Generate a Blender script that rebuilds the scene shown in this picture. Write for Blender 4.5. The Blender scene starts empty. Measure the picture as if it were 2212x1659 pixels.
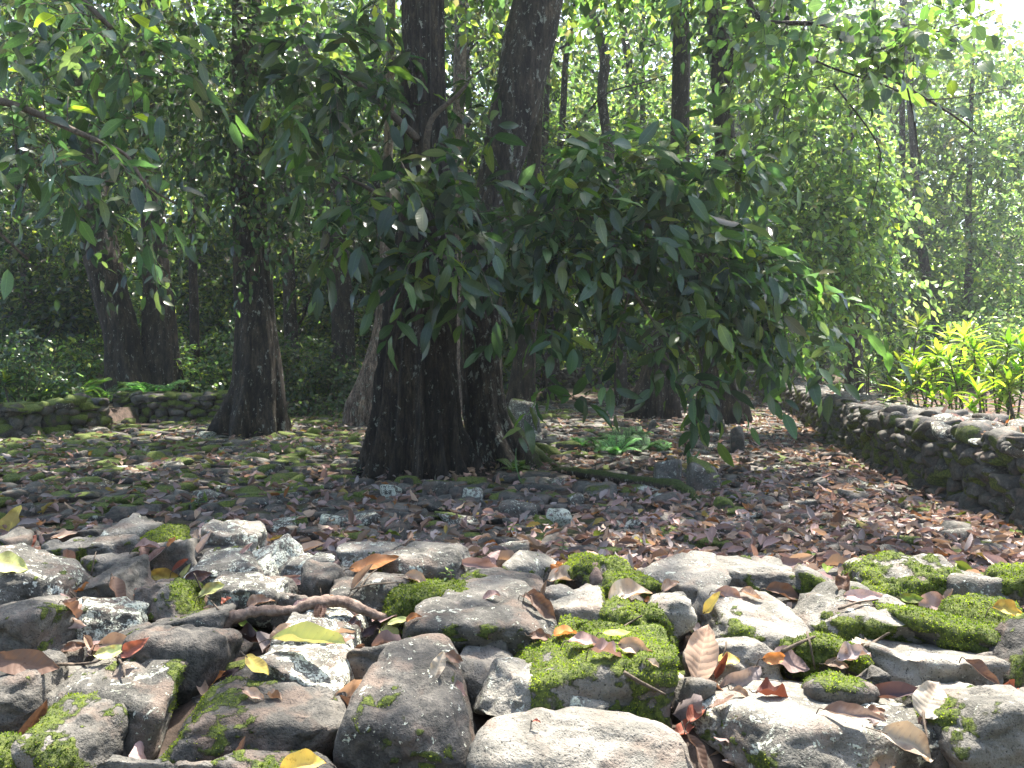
import bpy, math, random
import numpy as np
from mathutils import Vector, Matrix
from mathutils.bvhtree import BVHTree
# ------------------------------------------------------------------ camera, light, exposure
SC = bpy.context.scene
F = 1736.0; CU, CV, HOR = 1106.0, 829.5, 790.0          # photograph measured on a 2212 x 1659 grid
CZ = 1.45
PITCH = -math.atan((CV - HOR) / F)
cam_d = bpy.data.cameras.new("camera"); cam = bpy.data.objects.new("camera", cam_d)
SC.collection.objects.link(cam); SC.camera = cam
cam_d.sensor_width = 36.0; cam_d.lens = 36.0 * F / 2212.0
cam_d.clip_start = 0.05; cam_d.clip_end = 600
cam.location = (0, 0, CZ); cam.rotation_euler = (math.pi / 2 + PITCH, 0, 0)
SUN_EL, SUN_AZ = math.radians(65), math.radians(24)     # azimuth: right of the view direction
SUNV = np.array([math.sin(SUN_AZ) * math.cos(SUN_EL), math.cos(SUN_AZ) * math.cos(SUN_EL), math.sin(SUN_EL)])
w = bpy.data.worlds.new("World"); SC.world = w; w.use_nodes = True
nt = w.node_tree; nt.nodes.clear()
sky = nt.nodes.new("ShaderNodeTexSky"); sky.sky_type = 'NISHITA'; sky.sun_disc = False
sky.sun_elevation = SUN_EL; sky.sun_rotation = SUN_AZ; sky.dust_density = 3.0; sky.air_density = 1.2
bg = nt.nodes.new("ShaderNodeBackground"); bg.inputs[1].default_value = 0.13
wo = nt.nodes.new("ShaderNodeOutputWorld")
nt.links.new(sky.outputs[0], bg.inputs[0]); nt.links.new(bg.outputs[0], wo.inputs[0])
sd = bpy.data.lights.new("sun", 'SUN'); sd.energy = 5.0; sd.angle = math.radians(0.6); sd.color = (1, 0.95, 0.86)
so = bpy.data.objects.new("sun", sd); SC.collection.objects.link(so)
so.rotation_euler = Vector(SUNV).to_track_quat('Z', 'Y').to_euler(); so.location = (5, 10, 30)
SC.view_settings.view_transform = 'Standard'; SC.view_settings.look = 'None'
SC.view_settings.exposure = 2.15; SC.view_settings.gamma = 1
cy = SC.cycles
cy.max_bounces = 6; cy.diffuse_bounces = 4; cy.glossy_bounces = 2; cy.transmission_bounces = 4
cy.transparent_max_bounces = 4; cy.volume_bounces = 0; cy.use_denoising = True
cy.sample_clamp_indirect = 6; cy.caustics_reflective = False; cy.caustics_refractive = False
# ------------------------------------------------------------------ picture -> world helpers
cp, sp = math.cos(PITCH), math.sin(PITCH)
def ray(u, v):
    x = (u - CU) / F; z = -(v - CV) / F
    return np.array([x, cp - z * sp, sp + z * cp])
def at(u, v, d):
    r = ray(u, v); return np.array([0, 0, CZ]) + r * (d / r[1])
def gnd(u, v, z=0.0):
    r = ray(u, v); return np.array([0, 0, CZ]) + r * ((z - CZ) / r[2])
# ------------------------------------------------------------------ numpy noise
def _h(ix, iy, iz, s):
    h = (ix.astype(np.int64) * 374761393 + iy.astype(np.int64) * 668265263 + iz.astype(np.int64) * 2147483647 + s * 974711) & 0xffffffff
    h = ((h ^ (h >> 13)) * 1274126177) & 0xffffffff
    h = ((h ^ (h >> 16)) * 2246822519) & 0xffffffff
    return ((h ^ (h >> 15)) & 0xffffff) / float(0xffffff)
def vnoise(p, s=0):
    p = np.asarray(p, float); f = np.floor(p); t = p - f; t = t * t * (3 - 2 * t); f = f.astype(np.int64)
    r = 0
    for a in (0, 1):
        wa = t[..., 0] if a else 1 - t[..., 0]
        for b in (0, 1):
            wb = t[..., 1] if b else 1 - t[..., 1]
            for c in (0, 1):
                wc = t[..., 2] if c else 1 - t[..., 2]
                r = r + wa * wb * wc * _h(f[..., 0] + a, f[..., 1] + b, f[..., 2] + c, s)
    return r * 2 - 1
def fbm(p, o=4, s=0, g=0.5):
    r = 0; a = 1; n = 0
    for i in range(o):
        r = r + a * vnoise(np.asarray(p) * 2 ** i + 17.3 * i, s + i); n += a; a *= g
    return r / n
def sstep(a, b, x):
    t = np.clip((x - a) / (b - a), 0, 1); return t * t * (3 - 2 * t)
# ------------------------------------------------------------------ object helpers
COL = SC.collection
def to_mesh(name, V, Fc, attrs=None, smooth=True, uv=None):
    """V (n,3); Fc = list of int arrays (m,k); attrs: name -> per-vertex float or rgb"""
    V = np.asarray(V, np.float32)
    if not isinstance(Fc, list): Fc = [Fc]
    Fc = [np.asarray(f, np.int32) for f in Fc if len(f)]
    me = bpy.data.meshes.new(name)
    me.vertices.add(len(V)); me.vertices.foreach_set("co", V.ravel())
    loops = np.concatenate([f.ravel() for f in Fc]); tot = np.concatenate([np.full(len(f), f.shape[1], np.int32) for f in Fc])
    st = np.concatenate([[0], np.cumsum(tot)[:-1]]).astype(np.int32)
    me.loops.add(len(loops)); me.loops.foreach_set("vertex_index", loops)
    me.polygons.add(len(tot)); me.polygons.foreach_set("loop_start", st)
    try: me.polygons.foreach_set("loop_total", tot)
    except Exception: pass
    me.polygons.foreach_set("use_smooth", np.full(len(tot), smooth, bool))
    for k, a in (attrs or {}).items():
        a = np.asarray(a, np.float32)
        if a.ndim == 1:
            at_ = me.attributes.new(k, 'FLOAT', 'POINT'); at_.data.foreach_set("value", a)
        else:
            at_ = me.attributes.new(k, 'FLOAT_COLOR', 'POINT')
            at_.data.foreach_set("color", np.concatenate([a, np.ones((len(a), 1), np.float32)], 1).ravel())
    if uv is not None:
        l = me.uv_layers.new(name="UVMap"); l.data.foreach_set("uv", np.asarray(uv, np.float32)[loops].ravel())
    me.update(calc_edges=True)
    return me
def tag(o, label=None, cat=None, group=None, kind=None):
    if label: o["label"] = label
    if cat: o["category"] = cat
    if group: o["group"] = group
    if kind: o["kind"] = kind
    return o
def empty(name, loc, label, cat, group=None):
    o = bpy.data.objects.new(name, None); o.empty_display_size = 0.1; o.location = [float(c) for c in loc]
    COL.objects.link(o); return tag(o, label, cat, group)
def put(name, me, mat, parent=None, loc=(0, 0, 0)):
    o = bpy.data.objects.new(name, me)
    if mat is not None and not len(me.materials): me.materials.append(mat)
    o.location = [float(c) for c in loc]; COL.objects.link(o)
    if parent is not None: o.parent = parent
    return o
def mk(name, V, Fc, mat, parent=None, attrs=None, origin=None, uv=None, smooth=True):
    """V in world coordinates; origin = where the object sits (default the parent's place)"""
    V = np.asarray(V, float)
    if parent is not None: off = np.array(parent.location); loc = (0, 0, 0)
    else: off = np.array(origin if origin is not None else (0, 0, 0)); loc = off
    return put(name, to_mesh(name, V - off, Fc, attrs, smooth, uv), mat, parent, loc)
def copy_tree(o, parent=None):
    c = o.copy(); COL.objects.link(c)
    if parent is not None: c.parent = parent
    for ch in list(o.children): copy_tree(ch, c)
    return c
# ------------------------------------------------------------------ materials
class NT:
    def __init__(s, name):
        s.m = bpy.data.materials.new(name); s.m.use_nodes = True; s.t = s.m.node_tree; s.t.nodes.clear()
        s.out = s.n("ShaderNodeOutputMaterial")
    def n(s, t, **k):
        x = s.t.nodes.new(t)
        for a, b in k.items(): setattr(x, a, b)
        return x
    def set(s, sock, v):
        if isinstance(v, bpy.types.NodeSocket): s.t.links.new(v, sock)
        elif isinstance(v, (tuple, list)): sock.default_value = tuple(v) + ((1,) if len(v) == 3 and sock.type == 'RGBA' else ())
        else: sock.default_value = v
    def math(s, op, a, b=0.0, c=None, clamp=False):
        x = s.n("ShaderNodeMath", operation=op); x.use_clamp = clamp
        s.set(x.inputs[0], a); s.set(x.inputs[1], b)
        if c is not None: s.set(x.inputs[2], c)
        return x.outputs[0]
    def mix(s, f, a, b, bt='MIX'):
        x = s.n("ShaderNodeMix", data_type='RGBA', blend_type=bt)
        s.set(x.inputs[0], f); s.set(x.inputs[6], a); s.set(x.inputs[7], b); return x.outputs[2]
    def ramp(s, f, lo, hi):
        x = s.n("ShaderNodeMapRange", interpolation_type='SMOOTHSTEP'); s.set(x.inputs[0], f)
        s.set(x.inputs[1], lo); s.set(x.inputs[2], hi); return x.outputs[0]
    def noise(s, vec, sc, det=4, rough=0.55, dist=0.0):
        x = s.n("ShaderNodeTexNoise"); s.set(x.inputs["Vector"], vec); x.inputs["Scale"].default_value = sc
        x.inputs["Detail"].default_value = det; x.inputs["Roughness"].default_value = rough; x.inputs["Distortion"].default_value = dist
        return x.outputs[0]
    def attr(s, name, o=2):
        x = s.n("ShaderNodeAttribute", attribute_name=name); return x.outputs[o]
    def mapping(s, vec, scale=(1, 1, 1), loc=None):
        x = s.n("ShaderNodeMapping"); s.set(x.inputs[0], vec); x.inputs[3].default_value = scale
        if loc is not None: s.set(x.inputs[1], loc)
        return x.outputs[0]
    def bump(s, h, st, dist=0.02):
        x = s.n("ShaderNodeBump"); s.set(x.inputs["Strength"], st); x.inputs["Distance"].default_value = dist
        s.set(x.inputs["Height"], h); return x.outputs[0]
    def pbr(s, col, rough, nrm=None, spec=0.5):
        x = s.n("ShaderNodeBsdfPrincipled"); s.set(x.inputs["Base Color"], col); s.set(x.inputs["Roughness"], rough)
        s.set(x.inputs["Specular IOR Level"], spec)
        if nrm is not None: s.set(x.inputs["Normal"], nrm)
        return x.outputs[0]
    def done(s, sh): s.t.links.new(sh, s.out.inputs[0]); return s.m

def stone_mat():
    k = NT("stone"); tc = k.n("ShaderNodeTexCoord").outputs["Object"]
    oi = k.n("ShaderNodeObjectInfo")
    loc = k.n("ShaderNodeCombineXYZ"); 
    k.set(loc.inputs[0], k.math('MULTIPLY', oi.outputs["Random"], 37.0)); k.set(loc.inputs[1], k.math('MULTIPLY', oi.outputs["Random"], 91.0))
    p = k.mapping(tc, (1, 1, 1), loc.outputs[0])
    tone, lich, moss = k.attr("tone"), k.attr("lich"), k.attr("moss")
    n1 = k.noise(p, 5, 6, 0.65); n2 = k.noise(p, 38, 5, 0.7); n3 = k.noise(p, 160, 3, 0.6)
    dark = k.mix(k.ramp(n1, 0.3, 0.7), (0.013, 0.013, 0.013), (0.052, 0.049, 0.044))
    dark = k.mix(k.ramp(n2, 0.35, 0.7), dark, (0.105, 0.094, 0.080))
    pale = k.mix(k.ramp(n1, 0.3, 0.7), (0.105, 0.100, 0.082), (0.31, 0.285, 0.24))
    pale = k.mix(k.ramp(n2, 0.55, 0.75), pale, (0.42, 0.395, 0.35))
    c = k.mix(tone, dark, pale)
    st = k.ramp(k.noise(p, 3.2, 5, 0.7, 0.6), 0.44, 0.60); c = k.mix(k.math('MULTIPLY', st, 0.6), c, k.mix(1.0, c, (0.28, 0.29, 0.29), 'MULTIPLY'))
    brown = k.mix(k.ramp(k.noise(p, 9, 3), 0.5, 0.66), c, (0.17, 0.115, 0.085)); c = k.mix(0.45, c, brown)
    pits = k.ramp(n3, 0.30, 0.42); c = k.mix(k.math('SUBTRACT', 1.0, pits), c, (0.015, 0.015, 0.015))
    # lichen: crusty blotches of two sizes
    l1 = k.noise(p, 13, 6, 0.75, 0.4); l2 = k.noise(p, 42, 4, 0.7, 0.2)
    thr = k.math('SUBTRACT', 0.76, k.math('MULTIPLY', lich, 0.33))
    m1 = k.ramp(l1, thr, k.math('ADD', thr, 0.035))
    m2 = k.ramp(l2, k.math('ADD', thr, 0.03), k.math('ADD', thr, 0.06))
    lm = k.math('MAXIMUM', m1, m2)
    lm = k.math('MULTIPLY', lm, k.ramp(n3, 0.33, 0.5))
    lc = k.mix(k.noise(p, 6, 2), (0.38, 0.42, 0.30), (0.66, 0.64, 0.57))
    c = k.mix(lm, c, lc)
    # thin green film + moss
    mn = k.noise(p, 70, 5, 0.75)
    mm = k.ramp(k.math('ADD', moss, k.math('MULTIPLY', k.math('SUBTRACT', mn, 0.5), 0.9)), 0.42, 0.62)
    mc = k.mix(k.ramp(k.noise(p, 55, 4, .7), .3, .7), (0.026, 0.042, 0.008), (0.155, 0.19, 0.032))
    c = k.mix(mm, c, mc)
    h = k.math('ADD', k.math('MULTIPLY', n2, 0.6), k.math('MULTIPLY', n3, 0.25))
    h = k.math('ADD', h, k.math('MULTIPLY', mm, k.math('MULTIPLY', mn, 1.2)))
    h = k.math('ADD', h, k.math('MULTIPLY', lm, 0.15))
    b = k.bump(h, 1.0, 0.018)
    return k.done(k.pbr(c, 0.85, b, 0.35))
def bark_mat(name, a, b, spot=0.6, mossy=1.0):
    k = NT(name); tc = k.n("ShaderNodeTexCoord").outputs["Object"]
    p = k.mapping(tc, (1, 1, 0.22)); q = k.mapping(tc, (1, 1, 0.6))
    n1 = k.noise(p, 7, 6, 0.7, 0.3); n2 = k.noise(p, 34, 5, 0.7, 0.2)
    c = k.mix(k.ramp(n1, 0.35, 0.65), a, b); c = k.mix(k.ramp(n2, 0.4, 0.6), k.mix(0.6, c, (0.01, 0.009, 0.008)), c)
    c = k.mix(k.math('MULTIPLY', k.ramp(k.noise(q, 2.6, 5, .65, .5), .48, .62), .5), c, k.mix(1.0, c, (2.3, 2.2, 2.0), 'MULTIPLY'))
    vo = k.n('ShaderNodeTexVoronoi', feature='DISTANCE_TO_EDGE'); k.set(vo.inputs['Vector'], k.mapping(tc, (9, 9, 3.2))); ck = k.ramp(k.math('ADD', vo.outputs[0], k.math('MULTIPLY', n2, .1)), .03, .13)
    c = k.mix(ck, k.mix(1.0, c, (.35, .33, .3), 'MULTIPLY'), c)
    l = k.noise(q, 11, 6, 0.75, 0.3); lm = k.ramp(l, 0.69 - 0.08 * spot, 0.72 - 0.08 * spot)
    c = k.mix(k.math('MULTIPLY', lm, 0.75), c, (0.30, 0.31, 0.26))
    mn = k.noise(tc, 50, 4, 0.7)
    mm = k.ramp(k.math('ADD', k.math('MULTIPLY', k.attr("moss"), mossy), k.math('MULTIPLY', k.math('SUBTRACT', mn, 0.5), 0.9)), 0.45, 0.65)
    c = k.mix(mm, c, k.mix(k.ramp(mn, .3, .7), (0.015, 0.028, 0.006), (0.07, 0.095, 0.018)))
    hh = k.math('ADD', k.math('MULTIPLY', n1, 1.2), k.math('ADD', k.math('MULTIPLY', n2, 0.7), k.math('MULTIPLY', ck, 0.5)))
    return k.done(k.pbr(c, 0.85, k.bump(hh, 0.9, 0.03), 0.3))
def leaf_mat(name, trans=0.45, tcol=(1.6, 2.4, 0.35), rough=0.38, veins=True, spec=0.5, rnd=0.5, vein_col=None, veinamt=0.4):
    k = NT(name); c = k.attr("Col", 0); oi = k.n("ShaderNodeObjectInfo").outputs["Random"]
    uv = k.n("ShaderNodeUVMap").outputs[0]
    tc = k.n("ShaderNodeTexCoord").outputs["Object"]
    if rnd:
        c = k.mix(1.0, c, k.mix(oi, (1 - rnd,) * 3, (1 + rnd * .6,) * 3), 'MULTIPLY')
    nrm = None
    if veins:
        sx = k.n("ShaderNodeSeparateXYZ"); k.set(sx.inputs[0], uv)
        a = k.math('ABSOLUTE', sx.outputs[1])                      # v: -1 .. 1 across, u: 0 .. 1 along
        w_ = k.math('SUBTRACT', sx.outputs[0], k.math('MULTIPLY', a, 0.10))
        s_ = k.math('ABSOLUTE', k.math('SINE', k.math('MULTIPLY', w_, 30.0)))
        lat = k.ramp(s_, 0.22, 0.02); mid = k.ramp(a, 0.09, 0.03)
        v = k.math('MAXIMUM', k.math('MULTIPLY', lat, 0.55), mid)
        c = k.mix(k.math('MULTIPLY', v, veinamt), c, vein_col or k.mix(1.0, c, (2.0, 1.9, 1.6), 'MULTIPLY'))
        blot = k.ramp(k.noise(tc, 60, 4, .7), 0.60, 0.68)
        c = k.mix(k.math('MULTIPLY', blot, 0.45), c, k.mix(1.0, c, (0.45, 0.3, 0.2), 'MULTIPLY'))
        nrm = k.bump(k.math('SUBTRACT', s_, k.math('MULTIPLY', v, 1.0)), 0.10, 0.01)
    d = k.pbr(c, rough, nrm, spec)
    t = k.n("ShaderNodeBsdfTranslucent"); k.set(t.inputs[0], k.mix(1.0, c, tcol, 'MULTIPLY'))
    if nrm is not None: k.set(t.inputs[1], nrm)
    m = k.n("ShaderNodeMixShader"); m.inputs[0].default_value = trans
    k.t.links.new(d, m.inputs[1]); k.t.links.new(t.outputs[0], m.inputs[2])
    return k.done(m.outputs[0])
def simple_mat(name, a, b, sc=20, rough=0.9, bumpd=0.01, leafy=False):
    k = NT(name); tc = k.n("ShaderNodeTexCoord").outputs["Object"]; n = k.noise(tc, sc, 6, 0.7)
    n2 = k.noise(tc, sc * 0.13, 3)
    c = k.mix(k.ramp(n, 0.3, 0.7), a, b); c = k.mix(k.math('MULTIPLY', k.ramp(n2, 0.4, 0.6), 0.5), c, a)
    return k.done(k.pbr(c, rough, k.bump(n, 0.8, bumpd), 0.3))
M_STONE = stone_mat()
M_BARK = bark_mat("bark_dark", (0.010, 0.008, 0.006), (0.075, 0.056, 0.040), 1.2)
M_BARK2 = bark_mat("bark_brown", (0.018, 0.013, 0.010), (0.09, 0.068, 0.050), 1.5)
M_BARKP = bark_mat("bark_pale", (0.10, 0.07, 0.055), (0.30, 0.22, 0.18), 1.5)
M_LEAF = leaf_mat("leaf_glossy", 0.42, (1.6, 2.1, 0.85), 0.25, True, 0.5)
M_LEAFS = leaf_mat("leaf_small", 0.52, (2.2, 2.4, 1.25), 0.25, False, 0.5)
M_TI = leaf_mat("leaf_ti", 0.55, (1.5, 1.9, 0.5), 0.35, False, 0.5)
M_FERN = leaf_mat("leaf_fern", 0.45, (1.15, 1.6, 0.7), 0.5, False, 0.3)
M_DRY = leaf_mat("leaf_dry", 0.25, (1.2, 1.0, 0.8), 0.6, True, 0.3, veinamt=0.16)
M_MOSS = leaf_mat("moss_tufts", 0.40, (1.5, 1.9, 0.5), 0.8, False, 0.1, 0.2)
M_SOIL = simple_mat("soil", (0.030, 0.022, 0.016), (0.085, 0.060, 0.045), 22)
M_WOOD = simple_mat("dry_wood", (0.07, 0.045, 0.035), (0.26, 0.19, 0.15), 30)
M_TWIG = simple_mat("twig", (0.05, 0.038, 0.028), (0.17, 0.13, 0.095), 30)
# ------------------------------------------------------------------ shape generators
def ico(n):
    import bmesh
    bm = bmesh.new(); bmesh.ops.create_icosphere(bm, subdivisions=n, radius=1)
    V = np.array([v.co[:] for v in bm.verts]); Fa = np.array([[v.index for v in f.verts] for f in bm.faces]); bm.free()
    return V / np.linalg.norm(V, axis=1)[:, None], Fa
ICO = {n: ico(n) for n in (1, 2, 3, 4, 5, 6)}
def rotm(ax, ang):
    return np.array(Matrix.Rotation(ang, 3, ax))
def stone_shape(sub, rng, p=9.0, npl=9, box=0.5, rough=0.05, flat=1.0, tilt=0.0, seed=0):
    D, Fa = ICO[sub]
    N = rng.normal(size=(npl, 3)); N /= np.linalg.norm(N, axis=1)[:, None]
    dist = rng.uniform(0.72, 1.05, npl)
    B = np.array([[1, 0, 0], [-1, 0, 0], [0, 1, 0], [0, -1, 0], [0, 0, 1], [0, 0, -1]], float) + rng.normal(size=(6, 3)) * 0.22
    B /= np.linalg.norm(B, axis=1)[:, None]
    N = np.concatenate([N, B]); dist = np.concatenate([dist, np.full(6, 1.0 - 0.35 * box)])
    q = np.clip(D @ N.T, 0, None) / dist
    r = (q ** p).sum(1) ** (-1 / p)
    V = D * r[:, None]
    if tilt: V = V @ rotm('Y', math.radians(tilt)).T
    nz = fbm(V * 1.7 + seed * 7.1, 4, seed) * rough * 1.6
    V = V * (1 + nz)[:, None]
    mn, mx = V.min(0), V.max(0); V = (V - (mn + mx) / 2) / ((mx - mn) / 2)
    return V, Fa
def vnormals(V, Fa):
    n = np.cross(V[Fa[:, 1]] - V[Fa[:, 0]], V[Fa[:, 2]] - V[Fa[:, 0]])
    o = np.zeros_like(V)
    for i in range(Fa.shape[1]): np.add.at(o, Fa[:, i], n)
    return o / (np.linalg.norm(o, axis=1)[:, None] + 1e-12)
class Acc:
    def __init__(s): s.V = []; s.F = {}; s.A = {}; s.U = []; s.n = 0
    def add(s, V, Fc, uv=None, **A):
        for f in (Fc if isinstance(Fc, list) else [Fc]):
            s.F.setdefault(f.shape[1], []).append(f + s.n)
        s.V.append(V); s.n += len(V)
        if uv is not None: s.U.append(uv)
        for k_, a in A.items():
            a = np.asarray(a, float)
            if a.ndim == 0: a = np.full(len(V), float(a))
            elif a.ndim == 1 and len(a) == 3 and len(V) != 3: a = np.tile(a, (len(V), 1))
            s.A.setdefault(k_, []).append(a)
    def get(s):
        return (np.concatenate(s.V), [np.concatenate(f) for f in s.F.values()], {k_: np.concatenate(a) for k_, a in s.A.items()},
                np.concatenate(s.U) if s.U else None)
    def mk(s, name, mat, parent=None, origin=None):
        V, Fc, A, U = s.get(); return mk(name, V, Fc, mat, parent, A, origin, U)
def catmull(P, n):
    P = np.asarray(P, float); Q = np.concatenate([[2 * P[0] - P[1]], P, [2 * P[-1] - P[-2]]])
    t = np.linspace(0, len(P) - 1 - 1e-6, n); i = t.astype(int); f = (t - i)[:, None]
    a, b, c, d = Q[i], Q[i + 1], Q[i + 2], Q[i + 3]
    return 0.5 * ((2 * b) + (-a + c) * f + (2 * a - 5 * b + 4 * c - d) * f ** 2 + (-a + 3 * b - 3 * c + d) * f ** 3)
def tube(P, R, seg=8, n=None, rough=0.0, seed=0, cap=True):
    P = np.asarray(P, float); n = n or (len(P) - 1) * 4 + 1
    PR = catmull(np.concatenate([P, np.asarray(R, float)[:, None]], 1), n); P, R = PR[:, :3], np.maximum(PR[:, 3], 1e-4)
    T = np.gradient(P, axis=0); T /= np.linalg.norm(T, axis=1)[:, None] + 1e-9
    ref = np.array([0.31, 0.95, 0.1]) if abs(T[:, 1]).mean() < 0.8 else np.array([1.0, 0, 0.1])
    A = np.cross(T, ref); A /= np.linalg.norm(A, axis=1)[:, None] + 1e-9; B = np.cross(T, A)
    th = np.linspace(0, 2 * np.pi, seg, endpoint=False)
    V = P[:, None] + R[:, None, None] * (np.cos(th)[None, :, None] * A[:, None] + np.sin(th)[None, :, None] * B[:, None])
    if rough:
        k_ = fbm(V * np.array([1, 1, .5]) / (R.mean() * 1.2) + seed, 3, seed); V = P[:, None] + (V - P[:, None]) * (1 + rough * k_)[..., None]
    i = np.arange(n - 1)[:, None] * seg; j = np.arange(seg)[None]; j2 = (j + 1) % seg
    Q = np.stack([i + j, i + j2, i + seg + j2, i + seg + j], -1).reshape(-1, 4)
    V = V.reshape(-1, 3); Fs = [Q]
    if cap:
        V = np.concatenate([V, P[:1], P[-1:]]); jj = np.arange(seg)
        Fs.append(np.stack([(jj + 1) % seg, jj, np.full(seg, n * seg)], -1))
        b = (n - 1) * seg; Fs.append(np.stack([b + jj, b + (jj + 1) % seg, np.full(seg, n * seg + 1)], -1))
    return V, Fs
# leaf templates: x along, y across, z up; uv = (along, -1..1)
def leaf_tpl(nl, nc, wid, fold=0.25, curl=0.15, wave=0.0, tip=1.0, stem=0.0, seed=0, blunt=0.6, twist=0.0, cup=0.0):
    rng = np.random.default_rng(int(seed * 10)); V = []; U = []
    ts = np.linspace(0, 1, nl)
    for t in ts:
        wv = wid * 0.5 * (math.sin(math.pi * min(t, 1) ** blunt) ** 0.8 if 0 < t < 1 else 0.012)
        for c in np.linspace(-1, 1, nc):
            y = c * wv; z = abs(c) * wv * fold - curl * t * t + wave * wid * math.sin(t * 14 + c * 2 + seed) * abs(c)
            z += cup * (c * c) * wv
            x = t * (1 - 0.3 * curl * t)
            a = twist * t; y, z0 = y * math.cos(a) - z * math.sin(a) * 1.0, z
            V.append((x, y, z0 + c * wv * math.sin(a))); U.append((t, c))
    Fq = [[i * nc + j, (i + 1) * nc + j, (i + 1) * nc + j + 1, i * nc + j + 1] for i in range(nl - 1) for j in range(nc - 1)]
    return np.array(V), np.array(Fq), np.array(U)
T_BIG = [leaf_tpl(7, 3, w_, f_, c_, wv, seed=s_, blunt=0.85) for s_, (w_, f_, c_, wv) in enumerate([(.34, .2, .22, .06), (.38, .35, .1, .05), (.29, .15, .38, .08)])]
T_MED = [leaf_tpl(5, 3, w_, f_, c_, 0, blunt=0.8) for (w_, f_, c_) in [(.42, .25, .2), (.5, .2, .1)]]
T_LO = [leaf_tpl(3, 3, .5, .25, .15, 0, blunt=0.9), leaf_tpl(3, 3, .6, .1, .05, 0, blunt=0.8)]
T_ROUND = [leaf_tpl(6, 3, .66, .15, .15, 0.03, blunt=0.75), leaf_tpl(6, 3, .6, .25, .25, 0.04, seed=2, blunt=0.75)]
T_DRY = [leaf_tpl(7, 5, w_, f_, c_, wv, seed=s_, twist=tw, cup=cu, blunt=0.85) for s_, (w_, f_, c_, wv, tw, cu) in enumerate(
    [(.45, .5, -.15, .10, .3, .4), (.5, .2, .2, .12, -.4, .7), (.4, .9, -.25, .06, .5, .2), (.55, .0, -.1, .1, .2, -.5), (.42, .4, .1, .14, -.8, .9)])]
def frames(X, N):
    X = X / (np.linalg.norm(X, axis=1)[:, None] + 1e-9)
    Y = np.cross(N, X); Y /= np.linalg.norm(Y, axis=1)[:, None] + 1e-9
    Z = np.cross(X, Y); return np.stack([X, Y, Z], -1)
def scatter(acc, tpls, P, X, N, S, C, rng):
    """leaves: positions P, along X, normal N, size S, colour C"""
    R = frames(X, N); w_ = rng.integers(0, len(tpls), len(P))
    for i, (tv, tf, tu) in enumerate(tpls):
        m = w_ == i
        if not m.any(): continue
        V = np.einsum('nij,vj->nvi', R[m], tv) * S[m][:, None, None] + P[m][:, None]
        n = m.sum(); nv = len(tv)
        Fq = (tf[None] + (np.arange(n) * nv)[:, None, None]).reshape(-1, tf.shape[1])
        acc.add(V.reshape(-1, 3), Fq, np.tile(tu, (n, 1)), Col=np.repeat(C[m], nv, axis=0))
G_DARK = np.array([(.060, .100, .052), (.045, .078, .050), (.090, .140, .060), (.080, .120, .085), (.125, .145, .085)])
G_BRIGHT = np.array([(.09, .15, .055), (.14, .19, .06), (.07, .12, .055), (.18, .23, .08), (.11, .15, .09)])
G_MIX = np.array([(.055, .10, .038), (.08, .14, .045), (.11, .165, .04), (.05, .09, .05), (.15, .18, .05)])
def palette(pal, n, rng, odd=0.04):
    c = pal[rng.integers(0, len(pal), n)] * rng.uniform(0.45, 1.65, (n, 1))
    k_ = rng.random(n); c[k_ < odd] = np.array((.22, .25, .04)); c[k_ < odd * 0.5] = np.array((.17, .145, .105))
    return c
def sprays(lf, tw, tpls, O, Dr, L, nleaf, size, pal, rng, droop=0.5, spread=0.8, hang=0.35, odd=0.04, twr=0.004):
    n = len(O); Dr = Dr / (np.linalg.norm(Dr, axis=1)[:, None] + 1e-9)
    L = L * rng.uniform(0.6, 1.3, n); side = np.cross(Dr, [0, 0, 1.0]); side /= np.linalg.norm(side, axis=1)[:, None] + 1e-9
    ks = np.linspace(0.12, 1, nleaf); sg = 1
    paths = []
    for t in np.concatenate([[0], ks]):
        paths.append(O + Dr * (L * t)[:, None] - np.array([0, 0, 1]) * (droop * L * t * t)[:, None])
    for i, t in enumerate(ks):
        sg = -sg; tan = Dr - np.array([0, 0, 1]) * (2 * droop * t)
        X = tan * (0.45 + 0.6 * (t > .95)) + side * sg * spread * (t < .95) + rng.normal(size=(n, 3)) * 0.42 - np.array([0, 0, 1.0]) * (hang * rng.uniform(-.5, 1.6, (n, 1)))
        N = np.array([0, 0, 1.0]) + rng.normal(size=(n, 3)) * 0.65 + side * sg * 0.2
        scatter(lf, tpls, paths[i + 1], X, N, size * rng.uniform(0.6, 1.25, n), palette(pal, n, rng, odd), rng)
    if tw is not None:
        P = np.stack(paths, 1)[:, ::2]; m = P.shape[1]; th = np.array([0, 2.1, 4.2]); up = np.array([0, 0, 1.0])
        ring = np.cos(th)[None, None, :, None] * side[:, None, None] + np.sin(th)[None, None, :, None] * up
        rr = twr * np.linspace(1.4, 0.4, m)[None, :, None, None]
        V = (P[:, :, None] + ring * rr).reshape(-1, 3); b = (np.arange(n) * m * 3)[:, None, None]
        i = (np.arange(m - 1) * 3)[None, :, None]; j = np.arange(3)[None, None]; j2 = (j + 1) % 3
        tw.add(V, np.stack([b + i + j, b + i + j2, b + i + 3 + j2, b + i + 3 + j], -1).reshape(-1, 4), moss=0.0)
def in_ball(n, rng):
    v = rng.normal(size=(n, 3)); v /= np.linalg.norm(v, axis=1)[:, None]; return v * (rng.random(n) ** (1 / 2.3))[:, None]
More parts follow.
